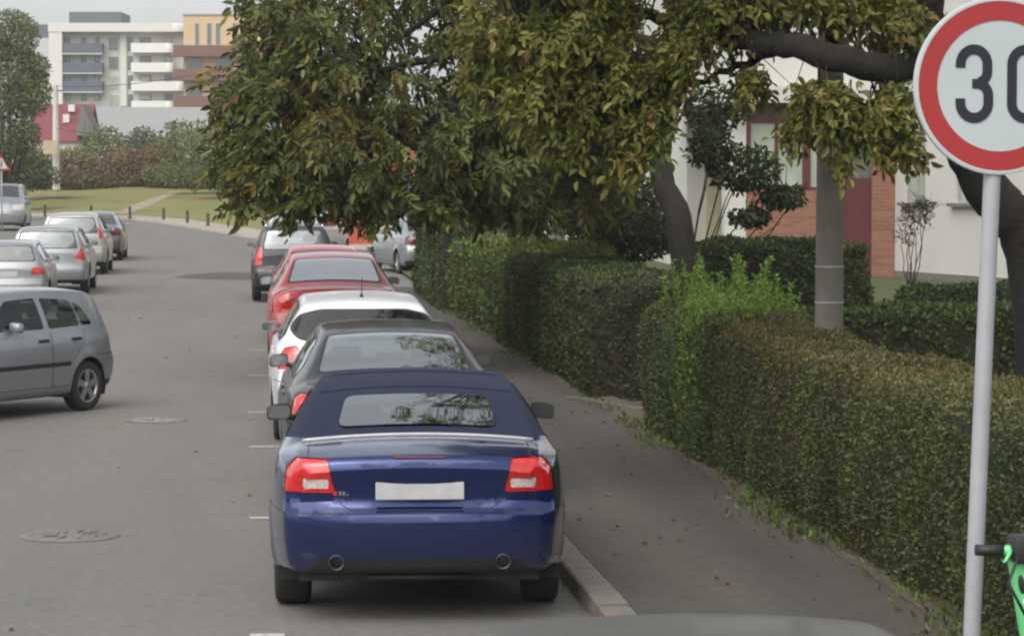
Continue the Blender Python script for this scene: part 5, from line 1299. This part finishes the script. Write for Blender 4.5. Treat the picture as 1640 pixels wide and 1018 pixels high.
st0 = at(1630, 893, zg + .04) - o; st1 = at(1652, 1018, zg + .05) - o; dv = (st1 - st0) / (st0[2] - st1[2]); stb = st0 + dv * (st0[2] - .26)
bm = bmesh.new(); tube(bm, [st0, st0 + (stb - st0) * .2, st0 + (stb - st0) * .8, stb], [.036, .038, .042, .045], 18); stem = obj('stem', bm, M['lime'], sr, 50)
ins = st0 + (stb - st0) * .085 + np.array((-.012, -.036, 0)); bm = bmesh.new(); bmesh.ops.create_uvsphere(bm, u_segments=12, v_segments=8, radius=1)
for v in bm.verts: v.co = Vector((v.co.x * .011, v.co.y * .008, v.co.z * .032))
oo = obj('stem_insert', bm, M['black'], stem, 60); oo.location = ins; oo.rotation_euler = (0, R(-9), 0)
def letter(ch):
    return {'B': [[(0, 0), (0, 1), (.6, .9), (.55, .55), (0, .5), (.65, .45), (.6, .08), (0, 0)]], 'o': [[(.3, 0), (0, .3), (.3, .6), (.6, .3), (.3, 0)]], 'l': [[(.1, 0), (.1, 1)]], 't': [[(.1, 1), (.1, 0)], [(-.15, .65), (.4, .65)]]}[ch]
bm = bmesh.new(); cur = 0.0
for ch in 'Bolt':
    for pl_ in letter(ch):
        for a, b in zip(pl_, pl_[1:]):
            a_, b_ = (a[0] * .032 + cur, a[1] * .032), (b[0] * .032 + cur, b[1] * .032); d = np.array(b_) - np.array(a_); d /= np.linalg.norm(d); n_ = np.array((-d[1], d[0])) * .0035
            q = [np.array(a_) - n_, np.array(b_) - n_, np.array(b_) + n_, np.array(a_) + n_]; bm.faces.new([bm.verts.new((.0405 * math.sin((z_ - .016) / .0405), -.0405 * math.cos((z_ - .016) / .0405), -x_)) for x_, z_ in q])
    cur += {'B': .030, 'o': .028, 'l': .014, 't': .02}[ch]
lt = obj('lettering', bm, mat('white lettering', (.7, .75, .72), .5), stem); lp = st0 + (stb - st0) * .135; lt.location = lp + np.array((0, -.003, 0)); lt.rotation_euler = (0, R(-9), 0)
bm = bmesh.new(); dk = stb + np.array((.0, .0, -.08)); box(bm, stb[0] - .02, stb[0] + .95, stb[1] - .085, stb[1] + .085, .13, .19, bev=.02); obj('deck', bm, M['black'], sr, 40)
for xx, nm in ((stb[0] - .1, 'wheel'), (stb[0] + 1.0, 'wheel')):
    bm = bmesh.new(); lathe(bm, [(.05, -.03), (.11, -.03), (.127, -.012), (.127, .012), (.11, .03), (.05, .03)], 'Y', (0, 0, 0), 24); q = obj(nm, bm, M['rubber'], sr); q.location = (xx, stb[1], .127)
bm = bmesh.new(); tube(bm, [(stb[0], stb[1], .3), (stb[0] - .1, stb[1] - .05, .127)], .02, 8); obj('fork', bm, M['lime'], sr)
bm = bmesh.new(); tube(bm, [hh + np.array((-.02, -.03, 0)), hh + np.array((-.08, -.10, -.1)), st0 + (stb - st0) * .25 + np.array((0, -.05, 0))], .006, 6); obj('brake_cable', bm, M['black'], sr)

# far bank: bollards, pole, signs
for px, py in ((72, 345), (146, 347), (208, 349), (262, 352), (300, 357), (333, 362)):
    p = gp(px, py, .12); z0 = rise(min(p[1], 165)) + .12
    ro = tag(empty('bollard', (p[0], p[1], z0)), 'short dark bollard on the far kerb in front of the grassy bank', 'bollard', 'bollards along the far kerb')
    bm = bmesh.new(); rg = lathe(bm, [(.085, -.05), (.075, .05), (.07, .52), (.08, .53), (.08, .56), (.02, .6)], n=12); bm.faces.new(rg[-1]); obj('post', bm, mat('bollard brown', (.06, .05, .045), .7) if 'bollard brown' not in bpy.data.materials else bpy.data.materials['bollard brown'], ro, 40)
pp = at(90, 291, 172); ro = empty('utility_pole', pp); tag(ro, 'pale concrete utility pole on the grassy bank', 'pole')
bm = bmesh.new(); lathe(bm, [(.24, -.5), (.20, 3), (.15, 6.0), (.01, 6.05)], n=14); obj('shaft', bm, M['paleconc'], ro, 50)
bm = bmesh.new(); box(bm, -.5, .5, -.06, .06, 5.6, 5.7); obj('crossarm', bm, M['conc'], ro)
p = at(80, 236, 171); ro = empty('notice_board', (p[0], p[1], at(80, 292, 171)[2])); tag(ro, 'pale yellow board beside the concrete utility pole', 'sign')
hgt = p[2] - ro.location.z
bm = bmesh.new(); lathe(bm, [(.5, -.04), (.5, .04)], 'Y', (0, 0, hgt), 8); rg = [v for v in bm.verts]; box(bm, -.42, .42, -.045, .045, hgt - .42, hgt + .42); obj('panel', bm, mat('pale yellow board', (.42, .36, .22), .7), ro)
bm = bmesh.new(); tube(bm, [(0, .08, -.3), (0, .08, hgt)], .04, 8); obj('post', bm, M['galv'], ro)
p = at(2, 263, 118); g = gp(2, 390); ro = empty('warning_sign', (p[0], p[1], rise(p[1]))); tag(ro, 'red and white triangular warning sign at the left edge', 'road sign')
hgt = p[2] - ro.location.z
bm = bmesh.new(); tri = [(0, .40), (-.38, -.27), (.38, -.27)]
bm.faces.new([bm.verts.new((x, 0, hgt + z)) for x, z in tri]); bm.faces.new([bm.verts.new((x, .02, hgt + z)) for x, z in tri][::-1]); obj('red_border', bm, M['signred'], ro)
bm = bmesh.new(); bm.faces.new([bm.verts.new((x * .7, -.004, hgt + z * .7)) for x, z in tri]); tube(bm, [(0, -.006, hgt - .12), (0, -.006, hgt + .14)], .03, 6, mi=1); obj('triangle_face', bm, [M['signwhite'], M['signblack']], ro)
bm = bmesh.new(); tube(bm, [(0, .05, 0), (0, .05, hgt + .3)], .035, 8); obj('post', bm, M['galv'], ro)
for a, b, lb in (((91, 138, 172), (560, 60, 90), 'thin upper power cable strung from the pale pole'), ((91, 205, 172), (560, 196, 90), 'thin lower cable strung from the pale pole'), ((91, 140, 172), (-60, 110, 160), 'thin cable running left from the pale pole')):
    A, Bq = at(*a), at(*b); bm = bmesh.new(); pts = [A + (Bq - A) * t - np.array((0, 0, 2.2 * t * (1 - t))) for t in np.linspace(0, 1, 12)]; tube(bm, pts, .018, 5); tag(obj('power_cable', bm, M['black']), lb, 'cable')

# ------------------------------------------------------------------ buildings
def win(root, x0, x1, y, z0, z1, frame, pane, d=.08, ft=.06, mull=1):
    """window in a wall that faces -Y, standing in its opening"""
    bm = bmesh.new(); box(bm, x0, x0 + ft, y - .03, y + d, z0, z1); box(bm, x1 - ft, x1, y - .03, y + d, z0, z1); box(bm, x0 + ft, x1 - ft, y - .03, y + d, z0, z0 + ft); box(bm, x0 + ft, x1 - ft, y - .03, y + d, z1 - ft, z1)
    for k in range(mull):
        xm = x0 + (x1 - x0) * (k + 1) / (mull + 1); box(bm, xm - ft * .4, xm + ft * .4, y - .02, y + d * .9, z0 + ft, z1 - ft)
    f = obj('window', bm, frame, root); bm = bmesh.new(); box(bm, x0 + ft * .9, x1 - ft * .9, y + .015, y + .03, z0 + ft * .9, z1 - ft * .9); obj('pane', bm, pane, f); return f

# house on the right: brick porch facing the camera, white walls
Yp = 54.0
def xat(px, Y): 
    a = at(px, 300, 1.0) - CAM; return a[0] / a[1] * Y
def zat(px, py, Y):
    a = at(px, py, 1.0) - CAM; return CAM[2] + a[2] / a[1] * Y
X0, X1, XB, XD = xat(1195, Yp), xat(1432, Yp), xat(1396, Yp), xat(1350, Yp)
hr = empty('apartment_building', (X1, Yp, .6)); tag(hr, 'white apartment building with brick porch and dark red window frames', 'building')
hr_o = Vector(hr.location)
def part(name, bm, m_, parent=hr, smooth=None):
    o = obj(name, bm, m_, parent, smooth)
    if parent is hr: o.location = -hr_o
    return o
zb, zw0, zw1 = .55, zat(1250, 305, Yp), zat(1250, 190, Yp)
bm = bmesh.new(); box(bm, X0, XD, Yp, Yp + .25, zb, zw0); part('brick_wall', bm, M['brick'])
bm = bmesh.new(); box(bm, XB, X1, Yp - .06, Yp + .4, zb, zw1 + .2); part('brick_pier', bm, M['brick'])
bm = bmesh.new(); box(bm, X0 - .42, X0, Yp + .02, Yp + .4, zb, zw1 + .3); part('porch_wall', bm, M['white'])
bm = bmesh.new(); box(bm, XD, XB, Yp + .05, Yp + .12, zb, zat(1370, 285, Yp)); 
for k in range(4): box(bm, XD + .1 + k * .14, XD + .14 + k * .14, Yp + .035, Yp + .05, zb + .1, zat(1370, 290, Yp))
part('door', bm, M['oxblood'])
bm = bmesh.new(); box(bm, XD, XB, Yp + .1, Yp + .2, zat(1370, 285, Yp), zw1); part('door_transom', bm, M['winglass'])
w_ = win(hr, X0, (X0 + XD) / 2 + .25, Yp + .04, zw0, zw1, M['oxblood'], M['winpale'], ft=.09, mull=1); w_.location = -hr_o
for c in (w_,): pass
w_ = win(hr, (X0 + XD) / 2 + .25, XD, Yp + .04, zw0, zw1, M['oxblood'], M['winpale'], ft=.07, mull=0); w_.location = -hr_o
bm = bmesh.new(); box(bm, X0 - .6, X1 + .05, Yp - .5, Yp + 8, zw1 + .3, zw1 + .62); part('canopy', bm, M['white'])
bm = bmesh.new(); box(bm, X0 - .05, XB, Yp + .02, Yp + .3, zw1, zw1 + .3); part('lintel', bm, mat('dark lintel', (.10, .075, .07), .7))
# wing that runs from the porch towards the camera, turned by 14 degrees
rz = R(13); dx, dy = math.sin(rz), -math.cos(rz)
wing = empty('wing_wall', (0, 0, 0), 0, hr); wing.location = Vector((X1, Yp, 0)) - hr_o; wing.rotation_euler = (0, 0, R(-90) + rz)   # local +x runs towards the camera, outer face is -y
def wing_obj(name, bm, m_, p=None): return obj(name, bm, m_, p or wing)
wins = [(.45, 1.35), (2.55, 3.95), (6.2, 7.6), (9.2, 10.6)]
zs0, zs1 = 2.22, 3.62
bm = bmesh.new(); prev = 0.0
for a, b in wins:
    box(bm, prev, a, 0, .3, zs0, zs1); prev = b
box(bm, prev, 15, 0, .3, zs0, zs1); box(bm, 0, 15, 0, .3, .3, zs0); box(bm, 0, 15, 0, .3, zs1, 11.5); wl = wing_obj('white_wall', bm, M['white'])
bm = bmesh.new(); box(bm, 0, 15, -.03, 0, .3, .86); wing_obj('plinth', bm, M['conc'])
for a, b in wins:
    win(wing, a, b, .1, zs0, zs1, M['galv'], M['winpale'], ft=.06)
    bm = bmesh.new(); box(bm, a - .08, b + .08, -.12, .1, zs0 - .07, zs0 - .003); wing_obj('sill', bm, M['conc'])
# body of the block beyond the porch
bm = bmesh.new(); XC = xat(1100, 62)
box(bm, XC, 22, 62, 95, .2, 11.5); part('rear_block', bm, M['white'])
bm = bmesh.new(); box(bm, xat(1130, 61.9), xat(1166, 61.9), 61.85, 61.98, .3, 8); part('render_panel', bm, mat('cream render', (.50, .46, .30), .9))
for k in range(5):
    for f_ in range(3):
        bm = bmesh.new(); y0 = 65 + k * 5; z0 = 1.9 + f_ * 2.8; box(bm, XC - .04, XC + .02, y0, y0 + 1.5, z0, z0 + 1.3); part('window', bm, M['winglass'])
bm = bmesh.new(); box(bm, X1 + .05, 22, Yp + .1, 62, .3, 11.5); part('stair_block', bm, M['white'])
bm = bmesh.new(); box(bm, X0, X1 + .04, Yp + .45, 62, zw1 + .65, 11.4); part('upper_wall', bm, M['white'])

# brick red building beyond the side parking
p0 = at(548, 395, 96); ro = empty('red_building', (p0[0], p0[1], rise(p0[1]))); tag(ro, 'orange red low building with cream pilasters seen past the parked cars', 'building')
bm = bmesh.new(); box(bm, -.3, 9, 0, 7, -.3, 4.6); obj('wall', bm, mat('orange red render', (.38, .085, .05), .85, var=.12, scale=2), ro)
for x in (1.15, 3.6, 6.1):
    bm = bmesh.new(); box(bm, x, x + .35, -.14, 0, -.2, 4.4); obj('pilaster', bm, mat('cream stone', (.48, .40, .30), .85) if 'cream stone' not in bpy.data.materials else bpy.data.materials['cream stone'], ro)
for x in (1.9, 4.4):
    win(ro, x, x + 1.2, -.06, 1.0, 2.6, M['white'], M['winglass'])
bm = bmesh.new(); box(bm, -.6, 9.3, -.4, 7.3, 4.6, 4.85); obj('roof', bm, M['conc'], ro)

# far skyline
def far_root(name, label, px, z):
    p = at(px, 300, z); r_ = empty(name, (p[0], p[1], 0), -YAW); tag(r_, label, 'building'); return r_
s = FPX / 420.0
def fx(px, px0): return (px - px0) / s
def fz(py): return 2.6 + (293 - py) / s
M['greybal'] = mat('grey balcony panel', (.085, .10, .125), .6); M['whitebal'] = mat('white balcony', (.70, .70, .67), .7, var=.04); M['facade'] = mat('pale facade', (.50, .50, .475), .85, var=.05); M['facade2'] = mat('bright facade', (.62, .61, .57), .85, var=.04)
r_ = far_root('apartment_building', 'white modern apartment block with grey balconies left and white balconies right', 80, 420)
W_ = fx(292, 80)
bm = bmesh.new(); box(bm, 0, W_, 2.2, 16, 0, fz(52)); obj('wall', bm, M['facade'], r_)
bm = bmesh.new(); box(bm, 0, fx(101, 80), 0, 2.2, 0, fz(52)); obj('corner_wall', bm, M['facade2'], r_)
bm = bmesh.new(); box(bm, -.1, W_ - 1.4, -.1, 16, fz(52), fz(38)); rg = lathe(bm, [(2.4, fz(52)), (2.4, fz(38)), (.01, fz(38))], origin=(W_ - 1.6, 2.3, 0), n=24); obj('parapet', bm, M['facade2'], r_)
bm = bmesh.new(); box(bm, fx(106, 80), fx(190, 80), 4, 14, fz(38), fz(18)); obj('roof_house', bm, mat('dark roof cladding', (.10, .105, .115), .7), r_)
for k, py in enumerate((70, 101, 131)):
    bm = bmesh.new(); box(bm, fx(101, 80), fx(165, 80), .15, 2.2, fz(py + 16), fz(py), bev=.03); o_ = obj('balcony', bm, M['greybal'], r_)
    bm = bmesh.new(); box(bm, fx(101, 80), fx(165, 80), .1, 2.2, fz(py + 18), fz(py + 16.1)); obj('slab', bm, M['facade'], o_)
for k, py in enumerate((70, 101, 131, 162)):
    xr = fx((277, 277, 293, 277)[k], 80)
    bm = bmesh.new(); box(bm, fx(211, 80), xr - 1.0, .0, 2.2, fz(py + 15), fz(py)); lathe(bm, [(1.15, fz(py + 15)), (1.15, fz(py)), (.01, fz(py))], origin=(xr - 1.1, 1.15, 0), n=20); obj('balcony', bm, M['whitebal'], r_)
for py in (62, 92, 123, 153):
    for a, b in ((102, 110), (128, 136), (150, 158), (171, 189), (203, 211), (222, 240), (262, 274)):
        zlo = fz(py + 20) if a in (171, 203) else fz(py + 8)
        x0_, x1_ = fx(a, 80), fx(b, 80); bm = bmesh.new(); box(bm, x0_, x1_, 2.12, 2.2, zlo, fz(py - 2)); f_ = obj('window', bm, M['facade2'] if a == 171 else M['greybal'], r_); bm = bmesh.new(); box(bm, x0_ + .12, x1_ - .12, 2.06, 2.11, zlo + .12, fz(py - 1)); obj('pane', bm, M['winglass'] if (a * 7 + py) % 3 else M['winpale'], f_)
bm = bmesh.new(); box(bm, fx(191, 80), fx(201, 80), 1.9, 2.19, fz(170), fz(55)); obj('pilaster', bm, M['facade2'], r_)

s = FPX / 405.0
r_ = far_root('apartment_building', 'tan and brown apartment block behind the walnut leaves', 294, 405)
M['tan'] = mat('apricot render', (.56, .40, .23), .85, var=.05); M['brn'] = mat('brown balcony panel', (.16, .07, .045), .7)
bm = bmesh.new(); box(bm, 0, 18, 1.0, 14, 0, fz(26)); obj('wall', bm, M['tan'], r_)
bm = bmesh.new(); box(bm, -.1, 18.1, .9, 14, fz(26), fz(23.5)); obj('parapet', bm, mat('roof edge', (.25, .2, .17), .7), r_)
for a, b in ((312, 319), (331, 339), (345, 353), (372, 381), (395, 404), (420, 432)):
    bm = bmesh.new(); x0_, x1_ = fx(a, 294), fx(b, 294); box(bm, x0_, x1_, .92, 1.0, fz(73), fz(37)); f_ = obj('window', bm, M['facade'], r_); bm = bmesh.new(); box(bm, x0_ + .08, x1_ - .08, .86, .91, fz(72), fz(38)); obj('pane', bm, M['winglass'], f_)
for py in (74, 112, 155):
    bm = bmesh.new(); box(bm, fx(280, 294), fx(480, 294), -1.2, 1.0, fz(py + 18), fz(py), bev=.04); obj('balcony', bm, M['brn'], r_)
for py in (95, 138):
    for a in (298, 345, 395):
        bm = bmesh.new(); box(bm, fx(a, 294), fx(a + 26, 294), .9, 1.0, fz(py + 16), fz(py)); obj('window', bm, M['winglass'], r_)

s = FPX / 470.0
r_ = far_root('office_building', 'grey building with flat roof left of the white apartment block', 20, 470)
bm = bmesh.new(); box(bm, 0, 7, 0, 10, 0, fz(62)); obj('wall', bm, M['facade'], r_)
bm = bmesh.new(); box(bm, .5, 6.6, 1, 9, fz(62), fz(40)); obj('roof_house', bm, M['greybal'], r_)
s = FPX / 250.0
r_ = far_root('house', 'small house with a red tiled roof and gable below the white apartment block', 55, 250)
def gable(root, x0, x1, y0, y1, ze, zr, mr, mw, ov=.3):
    bm = bmesh.new(); box(bm, x0, x1, y0, y1, 0, ze); ym = (y0 + y1) / 2
    for x in (x0, x1): bm.faces.new([bm.verts.new(q) for q in ((x, y0, ze), (x, y1, ze), (x, ym, zr - .1))])
    obj('wall', bm, mw, root); bm = bmesh.new()
    for a, sg in ((y0 - ov, 1), (y1 + ov, -1)):
        lo = [bm.verts.new(q) for q in ((x0 - ov, a, ze - .2), (x1 + ov, a, ze - .2), (x1 + ov, ym, zr), (x0 - ov, ym, zr))]; hi = [bm.verts.new(v.co + Vector((0, 0, .15))) for v in lo]
        bm.faces.new(hi); bm.faces.new(lo[::-1])
        for k in range(4): bm.faces.new((lo[k], lo[(k + 1) % 4], hi[(k + 1) % 4], hi[k]))
    return obj('roof', bm, mr, root)
M['redtile'] = mat('red roof tiles', (.17, .032, .045), .7, var=.15, scale=3); M['greysheet'] = mat('grey roof sheets', (.25, .25, .245), .6, var=.08, scale=1)
gable(r_, fx(52, 55), fx(137, 55), 0, 8, fz(225), fz(168), M['redtile'], M['facade'])
for a in (108, 102):
    y_ = {108: (172, 178), 102: (188, 196)}[a]; bm = bmesh.new(); yy0 = 2.6 if a == 108 else 1.6; box(bm, fx(a - 5, 55), fx(a + 5, 55), yy0, yy0 + .5, fz(y_[1]), fz(y_[0]) + .3); obj('roof_window', bm, M['facade2'], r_)
bm = bmesh.new(); q = [(fx(136, 55), fz(168)), (fx(124, 55), fz(218)), (fx(158, 55), fz(218))]
fr = [bm.verts.new((x, -1.2, z)) for x, z in q]; bk = [bm.verts.new((x, 3, z)) for x, z in q]; bm.faces.new(fr)
for k in range(3): bm.faces.new((fr[k], bk[k], bk[(k + 1) % 3], fr[(k + 1) % 3]))
obj('gable', bm, M['conc'], r_)
for x in (134, 142): 
    bm = bmesh.new(); box(bm, fx(x, 55), fx(x + 5, 55), -1.28, -1.2, fz(214), fz(196)); obj('window', bm, M['winglass'], r_)
s = FPX / 280.0
r_ = far_root('warehouse', 'long warehouse with a pale grey sheet roof behind the bushes', 138, 280)
gable(r_, fx(120, 138), fx(420, 138), 0, 16, fz(222), fz(171), M['greysheet'], M['facade'])

# ------------------------------------------------------------------ thin grey air over the far bank and skyline
bm = bmesh.new(); box(bm, -760, 760, -70, 1260, -1.2, 46)
hz = bpy.data.materials.new('haze'); hz.use_nodes = True; t = hz.node_tree; t.nodes.clear()
pv = t.nodes.new('ShaderNodeVolumePrincipled'); pv.inputs['Color'].default_value = (.93, .95, .97, 1); pv.inputs['Density'].default_value = 0.0004; pv.inputs['Anisotropy'].default_value = 0.2
ou = t.nodes.new('ShaderNodeOutputMaterial'); t.links.new(pv.outputs['Volume'], ou.inputs['Volume'])
tag(obj('haze', bm, hz), kind='stuff')
